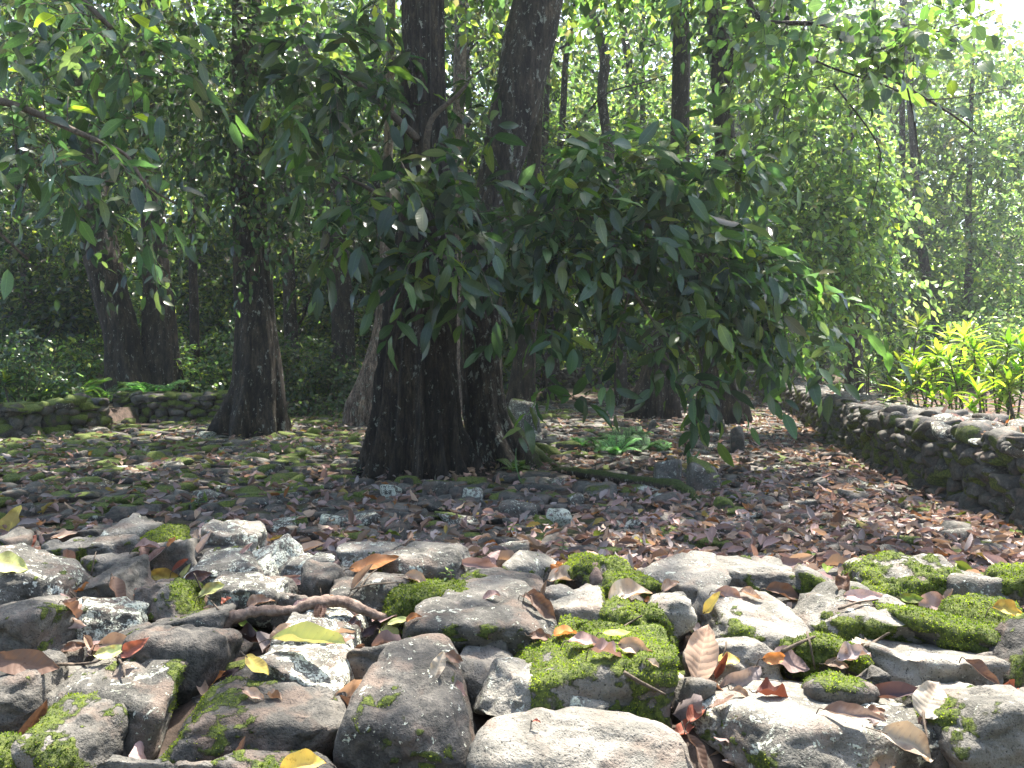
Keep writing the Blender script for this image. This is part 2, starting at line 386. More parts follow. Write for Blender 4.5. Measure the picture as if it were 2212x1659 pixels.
# ------------------------------------------------------------------ the setting
RIGHT = catmull([(4.1, 1.0), (4.25, 4.5), (4.42, 7.2), (4.62, 9), (5.35, 12.5), (6.9, 18.5), (8.55, 25.4), (9.7, 32), (10.6, 37)], 90)
LEFT1 = np.array([(-30, 12.6), (-14, 14.5), (-10, 15.7), (-8.85, 17.4)])
LEFT2 = np.array([(-9.9, 20.2), (-8.4, 20.3), (-6.6, 20.8)]); LEFT3 = np.array([(-8.6, 28.2), (-5.2, 28.6), (-4.4, 29.5)])
def gh(x, y):
    x = np.asarray(x, float); y = np.asarray(y, float)
    xr = np.interp(y, RIGHT[:, 1], RIGHT[:, 0]) + 0.75
    out = sstep(-0.25, 0.25, x - xr) * (0.52 + 0.03 * np.clip(x - xr, 0, 8))
    yl = np.interp(x, [-30, -14, -10, -9.3, -6.6, -5, -3], [13.3, 15.2, 16.6, 20.9, 21.4, 29.2, 30])
    outl = sstep(-0.25, 0.3, y - yl) * sstep(-2.5, -5.0, x) * 0.42
    far = sstep(24, 37, y) * 0.45 + np.clip(y - 37, 0, 100) * 0.14 + np.clip(y - 45, 0, 100) * 0.12
    fg = sstep(3.0, 2.2, y) * 0.15
    return np.maximum(out, outl) + far + fg
def sheet(x0, x1, y0, y1, st):
    nx, ny = int((x1 - x0) / st) + 1, int((y1 - y0) / st) + 1
    X, Y = np.meshgrid(np.linspace(x0, x1, nx), np.linspace(y0, y1, ny))
    P = np.stack([X.ravel(), Y.ravel()], 1)
    i = np.arange(ny - 1)[:, None] * nx; j = np.arange(nx - 1)[None]
    return P, np.stack([i + j, i + j + 1, i + nx + j + 1, i + nx + j], -1).reshape(-1, 4)
xs = np.concatenate([np.linspace(-100, -32, 12)[:-1], np.linspace(-32, 32, 300), np.linspace(32, 100, 12)[1:]])
ys = np.concatenate([np.linspace(-20, 0, 8)[:-1], np.linspace(0, 45, 230), np.linspace(45, 110, 24)[1:]])
X, Y = np.meshgrid(xs, ys); P = np.stack([X.ravel(), Y.ravel()], 1)
Z = gh(P[:, 0], P[:, 1]) + 0.03 * fbm(np.c_[P * 1.7, P[:, :1] * 0], 4, 3)
i = np.arange(len(ys) - 1)[:, None] * len(xs); j = np.arange(len(xs) - 1)[None]
FQ = np.stack([i + j, i + j + 1, i + len(xs) + j + 1, i + len(xs) + j], -1).reshape(-1, 4)
k = NT("forest_floor"); tc = k.n("ShaderNodeTexCoord").outputs["Object"]
n1 = k.noise(tc, 14, 7, 0.75); n2 = k.noise(tc, 1.1, 4); n3 = k.noise(tc, 60, 3)
c = k.mix(k.ramp(n1, 0.3, 0.7), (0.022, 0.017, 0.013), (0.10, 0.070, 0.055))
c = k.mix(k.math('MULTIPLY', k.ramp(n3, 0.55, 0.65), 0.6), c, (0.22, 0.15, 0.12))
c = k.mix(k.math('MULTIPLY', k.ramp(n2, 0.5, 0.6), 0.5), c, (0.045, 0.075, 0.018))
M_GROUND = k.done(k.pbr(c, 0.95, k.bump(n1, 0.9, 0.03), 0.2))
mk("ground", np.c_[P, Z], FQ, M_GROUND)["kind"] = "structure"

# ---------------------------------------------------------------- walls of dry stone
def wall(name, label, path, thick, z0f, h, side, sz, seed, moss=0.5, ends=(True, True), mossL=None, core=M_SOIL, lich=0.35, tn=(0, .3), tnc=(0, .38)):
    """path runs along the face that looks on the floor; side=+1: body lies right of the path direction"""
    rng = np.random.default_rng(seed); path = np.asarray(path, float)
    d = np.diff(path, axis=0); L = np.concatenate([[0], np.cumsum(np.linalg.norm(d, axis=1))])
    def pos(s):
        x = np.interp(s, L, path[:, 0]); y = np.interp(s, L, path[:, 1])
        e = 0.05; tx = np.interp(s + e, L, path[:, 0]) - np.interp(s - e, L, path[:, 0]); ty = np.interp(s + e, L, path[:, 1]) - np.interp(s - e, L, path[:, 1])
        l = math.hypot(tx, ty) + 1e-9; t = np.array([tx / l, ty / l]); n_ = np.array([t[1], -t[0]]) * side
        return np.array([x, y]), t, n_
    mid = pos(L[-1] / 2); root = empty(name, (mid[0][0], mid[0][1], z0f(*mid[0])), label, "wall")
    # core
    ss = np.linspace(0, L[-1], max(4, int(L[-1] / 0.4))); V = []
    for s in ss:
        p_, t, n_ = pos(s); z0 = z0f(*p_) - .15
        for (o, z) in ((.14, z0), (.16, z0 + h + .06), (thick - .14, z0 + h + .06), (thick - .12, z0)): q = p_ + n_ * o; V.append((q[0], q[1], z))
    m = len(ss); Fq = [[a * 4 + b, a * 4 + (b + 1) % 4, a * 4 + 4 + (b + 1) % 4, a * 4 + 4 + b] for a in range(m - 1) for b in range(4)] + [[3, 2, 1, 0], [m * 4 - 4, m * 4 - 3, m * 4 - 2, m * 4 - 1]]
    mk("rubble_core", V, np.array(Fq), core, root)
    def one(acc, c, t, n_, dims, mo, sub=3, tn=tn, li=.1):
        V, Fa = stone_shape(sub, rng, p=rng.uniform(4, 11), npl=7, rough=.08, seed=int(rng.integers(1e6)))
        V = V * dims; R = np.array([[t[0], n_[0], 0], [t[1], n_[1], 0], [0, 0, 1]]); tl = rotm('Y', rng.normal() * .16) @ rotm('X', rng.normal() * .14)
        V = V @ (R @ tl).T + c; nn = vnormals(V, Fa)
        ms = sstep(.15, .8, mo * .9 + nn[:, 2] * .35 + fbm(V * 4, 3, 5) * .7 - .25)
        V = V + nn * (ms * .008 * (1 + fbm(V * 60, 2, 6)))[:, None]
        acc.add(V, Fa, moss=ms, tone=float(rng.uniform(*tn)), lich=float(np.clip(li + rng.normal() * .2, 0, 1)))
    face, cap = Acc(), Acc()
    s = sz * .4
    while s < L[-1]:                                                # columns of the face, courses going up
        z = -.04; p_, t, n_ = pos(s); d0 = math.hypot(*p_); sub = 4 if d0 < 9 else 3 if d0 < 17 else 2
        while z < h - .04:
            hh = rng.uniform(.45, .8) * sz * (1.15 if z < .2 else .9); sj = s + rng.normal() * sz * .22; p_, t, n_ = pos(np.clip(sj, 0, L[-1]))
            zz = z + hh / 2; q = p_ + n_ * (.10 + .04 * rng.normal() + zz * .02)
            one(face, np.array([q[0], q[1], z0f(*p_) + zz]), t, n_, np.array([rng.uniform(.46, .60) * sz, .17, hh * .66]), moss + .12, sub)
            z += hh * .92
        s += sz * .78
    s = 0
    while s < L[-1]:                                                # the top
        for o in np.arange(.14, thick, sz * .85):
            sj = s + rng.normal() * sz * .2; p_, t, n_ = pos(np.clip(sj, 0, L[-1])); d0 = math.hypot(*p_)
            q = p_ + n_ * (o + rng.normal() * .05)
            one(cap, np.array([q[0], q[1], z0f(*p_) + h + rng.normal() * .02 - .03 + (rng.random() < .08) * .06]), t, n_, np.array([rng.uniform(.55, .95) * sz, rng.uniform(.5, .75) * sz, rng.uniform(.06, .12)]), (mossL if mossL is not None else moss), 4 if d0 < 9 else 3, tnc, lich)
        s += sz * .95
    for e, (use, s_) in enumerate(zip(ends, (0, L[-1]))):           # the squared end
        if not use: continue
        p_, t, n_ = pos(s_)
        for o in np.arange(.1, thick, sz * .85):
            z = 0
            while z < h:
                hh = rng.uniform(.5, .8) * sz; q = p_ + n_ * o; one(face, np.array([q[0], q[1], z0f(*p_) + z + hh / 2]), n_, t, np.array([sz * .55, .16, hh * .58]), moss + .1); z += hh * .9
    face.mk("face_stones", M_STONE, root); cap.mk("cap_stones", M_STONE, root)
    return root
zfl = lambda x, y: float(sstep(24, 37, y) * .45)
wall("stone_wall", "long mossy dry stone wall with its face in shade, running away along the right side of the floor",
     RIGHT[RIGHT[:, 1] > 2.6], 1.25, zfl, .74, 1, .27, 11, .62, mossL=.5, lich=.4)
wall("stone_wall", "low moss-topped dry stone wall at the left edge ending in a leafy corner", LEFT1, 1.5, zfl, .60, -1, .36, 12, .62, mossL=.85, lich=.2)
wall("stone_wall", "low mossy stone wall set back beyond the left wall's corner, beneath the leaning pair of trunks", LEFT2, 1.2, zfl, .66, -1, .30, 13, .55, mossL=.6)
wall("stone_wall", "distant mossy stone wall stub behind the slender left buttressed tree", LEFT3, 1.2, zfl, .74, -1, .30, 14, .75, mossL=.9)
wall("terrace_wall", "distant dark terrace wall with leaf-strewn top, seen between the central and right trees", [(-4.4, 35.4), (0, 35.8), (4, 36), (8.5, 36.4)], 1.3, lambda x, y: .38, .85, -1, .34, 15, .3)

# ---------------------------------------------------------------- trunks
def trunk(pts, d, seg, base_flare, lobes, seed, zstep=.14, moss=.5, yoff=None, amp=.25, top=None, rough=.05, out=None, mossside=0.0):
    """pts: (v, u, halfwidth) up the picture, converted at distance d"""
    rng = np.random.default_rng(seed); Q = []
    for n_, (v, u, hw) in enumerate(pts):
        q = at(u, v, d); dd = 0 if yoff is None else yoff[min(n_, len(yoff) - 1)]
        q = at(u, v, d + dd); Q.append((q[0], q[1], q[2], hw * (d + dd) / F))
    Q = np.array(Q); Q[0, 2] = gh(Q[0, 0], Q[0, 1]) - .25
    o = np.argsort(Q[:, 2]); Q = Q[o]
    tot = Q[-1, 2] - Q[0, 2]; n = int(min(tot, 3) / zstep) + int(max(tot - 3, 0) / .3) + 2
    zz = np.concatenate([np.linspace(Q[0, 2], Q[0, 2] + min(tot, 3), int(min(tot, 3) / zstep) + 1), np.linspace(Q[0, 2] + min(tot, 3), Q[-1, 2], int(max(tot - 3, 0) / .3) + 2)[1:]])
    cs = [np.interp(zz, Q[:, 2], Q[:, i_]) for i_ in (0, 1, 3)]
    ker = np.array([1, 2, 3, 2, 1.]) / 9
    for q in range(3):
        pad = np.concatenate([[2 * cs[q][0] - cs[q][2], 2 * cs[q][0] - cs[q][1]], cs[q], [2 * cs[q][-1] - cs[q][-2], 2 * cs[q][-1] - cs[q][-3]]]); cs[q] = np.convolve(pad, ker, 'valid')
    th = np.linspace(0, 2 * np.pi, seg, endpoint=False)
    h = zz - Q[0, 2]; fl = base_flare * np.exp(-h / .7)
    ph = [rng.uniform(0, 6.28) for _ in range(4)]; tw = .12 * np.sin(h * .7 + ph[3])
    T = th[None] + tw[:, None]
    r1 = 1 - np.abs(np.sin(T * lobes / 2 + ph[0] + .6 * np.sin(T + ph[1])))
    r2 = 1 - np.abs(np.sin(T * (lobes * 2 + 1) / 2 + ph[2]))
    A1 = (.10 * amp / .25 + fl)[:, None]
    prof = 1 - A1 * .85 * (1 - r1 ** 0.9) - A1 * .22 * (1 - r2)
    prof = prof / (prof.max(1)[:, None] * .9 + .1)
    R = cs[2][:, None] * prof
    CX = np.cos(th)[None]; SY = np.sin(th)[None]
    V = np.stack([cs[0][:, None] + R * CX, cs[1][:, None] + R * SY, np.repeat(zz[:, None], seg, 1)], -1)
    nz = fbm(V * np.array([4.5, 4.5, .9]) + seed, 4, seed) * rough * 2.2 + fbm(V * np.array([18, 18, 4]), 3, seed + 1) * rough * .8
    V[..., 0] += nz * cs[2][:, None] * CX * 1.3; V[..., 1] += nz * cs[2][:, None] * SY * 1.3
    m = moss * np.exp(-h / 1.0)[:, None] * (.55 + .6 * r1) + .25 * fbm(V * 2.2, 3, 9) + mossside * np.clip(CX, 0, 1) * np.exp(-h / 1.6)[:, None] - .1
    i_ = np.arange(len(zz) - 1)[:, None] * seg; j_ = np.arange(seg)[None]; j2 = (j_ + 1) % seg
    Fq = np.stack([i_ + j_, i_ + j2, i_ + seg + j2, i_ + seg + j_], -1).reshape(-1, 4)
    acc = out or Acc(); acc.add(V.reshape(-1, 3), Fq, moss=np.clip(m, 0, 1.2).ravel())
    return acc, Q
def crown_cloud(balls, n, size, pal, rng, tpls, nleaf=6, L=.7, tw=None, droop=.5, hang=.35, odd=.03, cut=None):
    """balls: (x,y,z,rx,ry,rz,weight)"""
    B = np.array(balls, float); vol = (B[:, 3] * B[:, 4] * B[:, 5]) ** .8 * B[:, 6]; lf = Acc(); t_ = tw
    k_ = rng.choice(len(B), n, p=vol / vol.sum()); q = in_ball(n, rng)
    O = B[k_, :3] + q * B[k_, 3:6]; D = q + rng.normal(size=(n, 3)) * .5; D[:, 2] -= .1
    keep = np.ones(n, bool) if cut is None else cut(O)
    sprays(lf, t_, tpls, O[keep], D[keep], L, nleaf, size, pal, rng, droop=droop, hang=hang, odd=odd)
    return lf
def vball(u, v, d, ru, rv, rd, w=1.0):
    p_ = at(u, v, d); return (p_[0], p_[1], p_[2], ru * d / F, rd, rv * d / F, w)
def limb(acc, a, b, r0, r1, rng, sag=.3, seg=7, n=10, moss=0.2):
    a, b = np.array(a, float), np.array(b, float); m = (a + b) / 2 + rng.normal(size=3) * np.linalg.norm(b - a) * .08 + np.array([0, 0, sag])
    V, Fs = tube([a, (a + m) / 2 + rng.normal(size=3) * .06, m, (m + b) / 2 + rng.normal(size=3) * .06, b], np.linspace(r0, r1, 5), seg, n * 2, .12, int(rng.integers(1e5)))
    acc.add(V, Fs, moss=moss)
def shade_ok(O):          # light reaches the foreground wall: nothing across the sun's way to it
    t = (O[:, 2] - .7) / SUNV[2]; y = O[:, 1] - SUNV[1] * t; x = O[:, 0] - SUNV[0] * t
    return y > 3.9 + .12 * np.sin(x * 2)
TREES = {}
def tree(name, label, cat, pts, d, seg, flare, lobes, seed, mat=M_BARK, group=None, parts="trunk", **kw):
    acc, Q = trunk(pts, d, seg, flare, lobes, seed, **kw)
    b = Q[0]; root = empty(name, (b[0], b[1], max(0.0, b[2] + .25)), label, cat, group)
    acc.mk("trunk", mat, root); TREES[label] = (root, Q); return root, Q
rng = np.random.default_rng(5)
# 1 the big central tree, front stem
t1, q1 = tree("buttressed_tree", "massive dark fluted tree in the centre with spreading buttresses and drooping branches", "tree",
    [(1052, 898, 172), (1030, 900, 158), (1005, 902, 132), (950, 902, 116), (900, 903, 104), (800, 904, 90), (700, 906, 80), (600, 916, 74), (420, 918, 56), (250, 915, 48), (0, 915, 47), (-400, 905, 42), (-1000, 890, 34), (-1500, 880, 20)],
    10.6, 240, .55, 13, 3, moss=.35, amp=.42, rough=.06)
# 2 the leaning one behind it
t2, q2 = tree("buttressed_tree", "leaning dark tree with pale flaking bark and a long mossy root, centre", "tree",
    [(1015, 1098, 122), (985, 1088, 98), (950, 1070, 70), (900, 1047, 54), (800, 1038, 49), (700, 1035, 46), (500, 1048, 44), (350, 1085, 49), (200, 1122, 59), (0, 1161, 55), (-300, 1215, 50), (-900, 1290, 36), (-1500, 1330, 18)],
    11.4, 120, .55, 6, 8, moss=.3, mossside=.6, amp=.2, rough=.07, mat=M_BARK2)
acc = Acc()
def gp(u, v, dz=0): q = gnd(u, v); return q + [0, 0, dz]
V, Fs = tube([gp(1085, 985, .75), gp(1108, 985, .42), gp(1140, 998, .20), gp(1180, 1008, .06), gp(1215, 1012, -.05)], [.10, .13, .12, .09, .05], 14, 24, .2, 4); acc.add(V, Fs, moss=.75)
acc.mk("root", M_BARK2, t2)
acc = Acc()
V, Fs = tube([gp(1175, 1018, .0), gp(1240, 1033, .08), gp(1320, 1048, .09), (gp(1400, 1062, .10)), gp(1470, 1078, .11), gp(1515, 1092, .0)], [.04, .06, .07, .065, .08, .04], 16, 60, .25, 5)
nn = vnormals(V[:len(V) - 2], Fs[0]); ms = np.concatenate([np.clip(.35 + nn[:, 2] * .7, 0, 1), [.5, .5]]); acc.add(V, Fs, moss=ms)
acc.mk("long_root", M_BARK2, t2)
# 3 slender left tree
t3, q3 = tree("buttressed_tree", "slender dark buttressed tree standing on the mossy floor left of centre", "tree",
    [(952, 535, 108), (930, 536, 92), (900, 540, 78), (850, 549, 60), (800, 553, 52), (700, 550, 42), (600, 541, 36), (400, 531, 34), (0, 533, 31), (-500, 530, 26), (-1000, 525, 14)], 16.6, 110, .6, 7, 21, moss=.45, mossside=.4, amp=.3)
acc, _ = trunk([(915, 612, 16), (800, 596, 15), (700, 583, 14), (600, 575, 13), (480, 568, 12), (300, 562, 11)], 16.7, 24, .2, 4, 22, moss=.3); acc.mk("side_stem", M_BARK2, t3)
# 4.. the others
OT = [
 ("broadleaf_tree", "tall dark leaning tree left of the pale buttressed trunk", [(880, 736, 42), (850, 738, 34), (800, 741, 28), (700, 742, 25), (500, 722, 27), (400, 712, 25), (300, 692, 24), (200, 665, 20), (0, 640, 17), (-400, 600, 10)], 26, 48, .5, 6, 31, M_BARK),
 ("broadleaf_tree", "pale pinkish buttressed trunk between the dark leaning tree and the central giant", [(900, 783, 52), (870, 787, 44), (830, 796, 34), (780, 808, 22), (700, 822, 14), (600, 830, 12), (450, 836, 11), (200, 842, 10), (-200, 850, 8)], 19, 60, .7, 5, 32, M_BARKP),
 ("broadleaf_tree", "thick dark leaning trunk behind the left wall, the left one of a close pair", [(870, 300, 70), (850, 285, 58), (780, 270, 42), (700, 258, 38), (620, 236, 38), (540, 216, 38), (400, 200, 32), (100, 180, 20), (-300, 160, 12)], 23, 60, .4, 6, 33, M_BARK),
 ("broadleaf_tree", "straight dark trunk behind the left wall, the right one of a close pair", [(872, 356, 50), (820, 350, 42), (700, 343, 37), (560, 336, 27), (380, 325, 24), (100, 322, 22), (-300, 318, 14)], 23.6, 60, .4, 6, 34, M_BARK),
 ("broadleaf_tree", "thin dark trunk rising between the trunk pair and the slender buttressed tree", [(845, 418, 14), (700, 420, 10), (500, 415, 9), (200, 408, 8), (-200, 400, 6)], 25, 24, .3, 4, 35, M_BARK),
 ("broadleaf_tree", "dim brownish trunk half hidden behind the slender left buttressed tree", [(850, 634, 24), (750, 630, 17), (600, 624, 14), (300, 612, 12), (0, 604, 11), (-300, 600, 8)], 27, 30, .3, 4, 36, M_BARK2),
 ("broadleaf_tree", "dark trunk just right of the leaning central tree, behind an upright block of stone", [(915, 1118, 52), (890, 1120, 42), (850, 1126, 32), (780, 1132, 25), (600, 1142, 19), (400, 1150, 16), (200, 1160, 15), (-300, 1175, 10)], 20.5, 60, .5, 6, 37, M_BARK),
 ("broadleaf_tree", "fluted dark tree, left neighbour of the gnarled one beside the right wall", [(885, 1410, 72), (865, 1412, 60), (800, 1424, 40), (700, 1440, 28), (600, 1453, 25), (400, 1468, 21), (250, 1470, 20), (100, 1472, 19), (0, 1466, 21), (-300, 1450, 14)], 21.5, 66, .6, 7, 38, M_BARK),
 ("broadleaf_tree", "gnarled dark tree with peeling bark near the far end of the right wall", [(922, 1552, 84), (900, 1556, 72), (850, 1558, 52), (760, 1545, 37), (680, 1530, 29), (600, 1524, 25), (470, 1532, 22), (380, 1566, 24), (340, 1570, 23), (250, 1560, 22), (150, 1562, 25), (100, 1552, 24), (0, 1550, 23), (-300, 1540, 14)], 19.5, 80, .55, 7, 39, M_BARK),
 ("broadleaf_tree", "thin twisting grey trunk in the bright gap right of the leaning central tree", [(850, 1342, 17), (700, 1338, 14), (500, 1332, 13), (380, 1324, 13), (300, 1312, 12), (200, 1297, 11), (130, 1311, 12), (90, 1301, 11), (0, 1267, 9), (-200, 1240, 7)], 27, 30, .2, 4, 40, M_BARK2),
 ("broadleaf_tree", "forked slim grey trunk in the bright gap between the twisting stem and the right pair", [(850, 1352, 13), (600, 1348, 11), (330, 1352, 12), (200, 1372, 10), (120, 1356, 9), (0, 1338, 8), (-200, 1325, 6)], 31, 24, .2, 4, 41, M_BARK2),
 ("broadleaf_tree", "slim crooked stem crossing the bright gap close beside the leaning central tree", [(850, 1200, 12), (600, 1198, 9), (400, 1200, 8), (260, 1216, 8), (120, 1222, 7), (0, 1244, 6), (-200, 1255, 5)], 29, 24, .2, 4, 42, M_BARK2),
 ("broadleaf_tree", "reddish straight trunk high behind the central giant's fork", [(860, 985, 16), (500, 985, 14), (200, 992, 14), (0, 998, 15), (-300, 1000, 10)], 25, 24, .2, 4, 43, M_BARKP),
 ("broadleaf_tree", "slim pale trunk deep in the sunlit thicket above the ti plants", [(800, 2040, 14), (650, 2010, 11), (500, 1985, 9), (300, 1972, 8), (100, 1960, 7), (-100, 1950, 5)], 30, 24, .2, 4, 44, M_BARK2),
 ("broadleaf_tree", "slender straight pale stem left of the leaning pale trunk in the sunlit thicket", [(800, 1915, 9), (500, 1908, 7), (300, 1897, 6), (100, 1890, 5), (-100, 1885, 4)], 31, 16, .2, 4, 45, M_BARK2),
]
for nm, lb, pts, d, seg, fl, lo, sd_, mt in OT:
    tree(nm, lb, "tree", pts, d, seg, fl, lo, sd_, mt, moss=.35, zstep=.2)
def R_(key): return next(v for k_, v in TREES.items() if key in k_)
# knob of the gnarled tree + its boughs
rt, _ = R_("gnarled"); acc = Acc()
V, Fa = stone_shape(3, rng, p=4, npl=6, rough=.25, seed=9); V = V * [.30, .24, .28] + at(1590, 135, 19.4); acc.add(V, Fa, moss=.2)
V, Fa = stone_shape(3, rng, p=4, npl=6, rough=.25, seed=10); V = V * [.12, .15, .22] + at(1590, 330, 19.4); acc.add(V, Fa, moss=.2)
acc.mk("burl", M_BARK, rt)
acc = Acc(); limb(acc, at(1575, 130, 19.4), at(1655, 10, 18), .16, .10, rng, .1); limb(acc, at(1655, 10, 18), at(1690, -120, 17), .12, .06, rng, .1); acc.mk("bough", M_BARK, rt)

# ---------------------------------------------------------------- foliage of the trees
def foliage(key, balls, n, size, pal, seed, tpls, nleaf=6, L=.7, droop=.5, hang=.35, mat=M_LEAF, cut=None, odd=.03, limbs=(), lmat=M_TWIG, name="foliage"):
    rt, Q = R_(key) if isinstance(key, str) else key; rg = np.random.default_rng(seed); tw = Acc()
    lf = crown_cloud(balls, n, size, pal, rg, tpls, nleaf, L, tw, droop, hang, odd, cut)
    for (a, b, r0, r1) in limbs: limb(tw, a, b, r0, r1, rg, .15)
    lf.mk(name, mat, rt); tw.mk("twigs" if name == "foliage" else name + "_twigs", lmat, rt)
c1 = "massive dark"; c2 = "leaning dark tree with pale"
foliage(c1, [vball(730, 430, 9.4, 50, 120, .6, .7), vball(850, 450, 9.0, 90, 100, .6, .7), vball(900, 370, 9.6, 120, 50, .5, .6), vball(960, 530, 8.9, 120, 80, .6, .8), vball(1000, 420, 9.4, 80, 90, .5, .6),
             vball(740, 580, 9.6, 50, 45, .4, .4), vball(960, 625, 8.9, 60, 25, .3, .5), vball(700, 180, 9.8, 110, 150, .8, .55), vball(790, 130, 9.9, 70, 130, .7, .5), vball(1005, 220, 10.9, 45, 150, .4, .4)],
        150, .34, np.concatenate([G_DARK, G_DARK, G_MIX]), 101, T_BIG, 6, .55, .5, .3, limbs=[(at(905, 520, 10.4), at(740, 380, 9.5), .05, .015), (at(905, 560, 10.3), at(1000, 600, 9), .05, .012), (at(900, 300, 10.3), at(720, 150, 9.7), .06, .02), (at(920, 350, 10.3), at(1010, 180, 10), .05, .02)])
foliage(c2, [vball(1180, 500, 9.6, 110, 80, .6), vball(1280, 390, 9.8, 110, 70, .7, .9), vball(1470, 400, 10.2, 120, 80, .7), vball(1330, 560, 9.7, 120, 70, .7, .9), vball(1500, 540, 10.2, 110, 80, .7), vball(1600, 640, 10.6, 140, 60, .7),
             vball(1420, 690, 10.0, 100, 60, .6, .5), vball(1190, 680, 9.6, 50, 80, .5, .5), vball(1175, 850, 9.0, 50, 50, .35, .4), vball(1240, 865, 8.6, 30, 30, .2, .25), vball(1310, 780, 9.6, 25, 60, .25, .15), vball(1500, 800, 10.0, 50, 60, .35, .6),
             vball(1700, 740, 11, 130, 45, .5, .8), vball(1690, 820, 11, 20, 45, .2, .25), vball(1540, 330, 10.2, 90, 70, .5, .7), vball(1300, 690, 9.6, 40, 50, .5, .3), vball(1640, 560, 10.8, 90, 90, .6, .7)],
        440, .34, np.concatenate([G_DARK, G_DARK, G_MIX]), 102, T_BIG, 6, .55, .5, .3, limbs=[(at(1080, 480, 11.2), at(1320, 470, 9.9), .06, .02), (at(1320, 470, 9.9), at(1600, 620, 10.6), .035, .012), (at(1060, 640, 11.2), at(1170, 560, 9.7), .05, .02), (at(1170, 560, 9.7), at(1155, 830, 9.0), .025, .008), (at(1320, 500, 9.9), at(1500, 790, 10), .03, .01), (at(1400, 500, 10), at(1305, 790, 9.6), .02, .006)])
# high crowns that roof the clearing (they keep the sun off the paved floor)
def roof(key, balls, n, seed, size=.34, pal=G_MIX):
    foliage(key, balls, n, size, pal, seed, T_LO, 8, .9, .4, .2, M_LEAFS, shade_ok, .02, (), M_TWIG, "high_crown")
roof(c1, [(-2, 11.0, 10.0, 4.2, 3.4, 1.6, 1), (-5.0, 11.5, 10.5, 4, 3.5, 1.6, 1), (0, 14, 11.5, 4.5, 3.5, 1.8, 1)], 850, 201)
roof(c2, [(2.6, 12.3, 10.6, 3.6, 3.4, 1.5, 1), (1.2, 16.5, 12, 4.5, 3.8, 1.8, 1), (4.6, 15.0, 11.5, 3, 3, 1.3, .8)], 640, 202)
roof("slender dark", [(-5.5, 17, 11, 4.6, 4, 2, 1), (-10, 15, 11, 4, 4.2, 2, 1), (-12.5, 19, 12, 5, 4.5, 2, 1)], 700, 203)
roof("thick dark leaning", [(-12, 22, 12.5, 4, 3, 2.2, 1)], 300, 204)
roof("dark trunk just right", [(0, 21, 12.5, 4.5, 3, 2, 1)], 240, 205)
roof("fluted dark tree", [(4.5, 22, 12.5, 3.6, 3.6, 2, 1)], 110, 206)
foliage(c1, [(.3, 7.7, 10.0, 2.8, 1.8, .8, 1)], 210, .24, G_MIX, 207, T_LO, 8, .9, .4, .2, M_LEAFS,
        lambda O: (O[:, 0] - SUNV[0] * (O[:, 2] - .7) / SUNV[2] < .35) & (O[:, 2] > 8), .02, (), M_TWIG, "edge_crown")
# leaves over the slender left tree and the dark left side
foliage("slender dark", [vball(535, 130, 15.6, 120, 190, 1, 1), vball(510, 380, 15.4, 65, 200, .7, .8), vball(600, 300, 16, 80, 180, .9, .8), vball(420, 250, 16, 120, 180, 1.2, 1), vball(640, 480, 16, 60, 110, .6, .5), vball(540, 560, 15.8, 60, 60, .3, .3)],
        560, .21, G_DARK * .85, 103, T_MED, 6, .6, .6, .5, limbs=[(at(530, 300, 16.5), at(430, 200, 16), .06, .02), (at(530, 350, 16.5), at(620, 260, 16), .06, .02)])
foliage("straight dark trunk behind", [vball(330, 300, 20, 150, 250, 1.5, 1), vball(200, 430, 20, 130, 130, 1.3, .8), vball(330, 120, 20, 190, 140, 1.5, 1), vball(340, 580, 21.5, 70, 70, .5, .35), vball(230, 640, 21, 60, 60, .5, .2)], 330, .32, G_DARK, 104, T_MED, 6, .9, .5, .5)
foliage("tall dark leaning tree left", [vball(720, 300, 24, 120, 200, 1.5, 1), vball(640, 100, 24, 150, 140, 1.8, 1), vball(830, 250, 24, 130, 220, 1.5, 1)], 260, .34, np.concatenate([G_DARK, G_MIX]), 105, T_MED, 6, 1.0, .5, .4)
foliage("fluted dark tree", [vball(1430, 520, 19.5, 70, 140, .8, .5), vball(1470, -60, 20, 200, 60, 1.5, .8)], 130, .3, G_MIX, 106, T_MED, 6, .8, .5, .4)
foliage("gnarled", [vball(1560, 20, 18.8, 70, 90, .6, .6), vball(1600, 280, 18.6, 30, 70, .4, .15), vball(1650, -50, 18, 200, 70, 1.5, .9)], 170, .26, G_MIX, 107, T_MED, 6, .7, .5, .4)
# big-leaved bough reaching in at upper left: a nearer tree that stands outside the left edge
b0 = np.array([-5.9, 6.2]); acc = Acc(); V, Fs = tube([(b0[0], b0[1], -.1), (b0[0] + .1, b0[1], 2), (b0[0] - .1, b0[1] + .1, 5), (b0[0], b0[1], 9)], [.32, .22, .19, .12], 20, 40, .15, 3)
tl = empty("broadleaf_tree", (b0[0], b0[1], 0), "nearest large-leaved tree whose boughs droop in at the upper left corner", "tree"); acc.add(V, Fs, moss=.3); acc.mk("trunk", M_BARK, tl)
K = (tl, None)
foliage(K, [vball(150, 330, 5.6, 150, 60, .5, .9), vball(270, 390, 5.9, 80, 50, .4, .7), vball(60, 200, 6.4, 120, 110, .7, .8), vball(250, 90, 6.3, 160, 70, .6, .8), vball(30, 440, 6.6, 50, 80, .5, .5), vball(40, 40, 6.4, 130, 60, .6, .8)],
        105, .21, G_DARK * .75, 108, T_BIG, 6, .5, .5, .4, limbs=[(np.array([-5.8, 6.3, 4.6]), at(200, 300, 5.8), .06, .02), (at(200, 300, 5.8), at(380, 440, 5.9), .02, .007), (np.array([-5.8, 6.2, 5.2]), at(240, 60, 6.3), .06, .02), (np.array([-5.7, 6.4, 3.4]), at(60, 560, 6.6), .04, .01)])
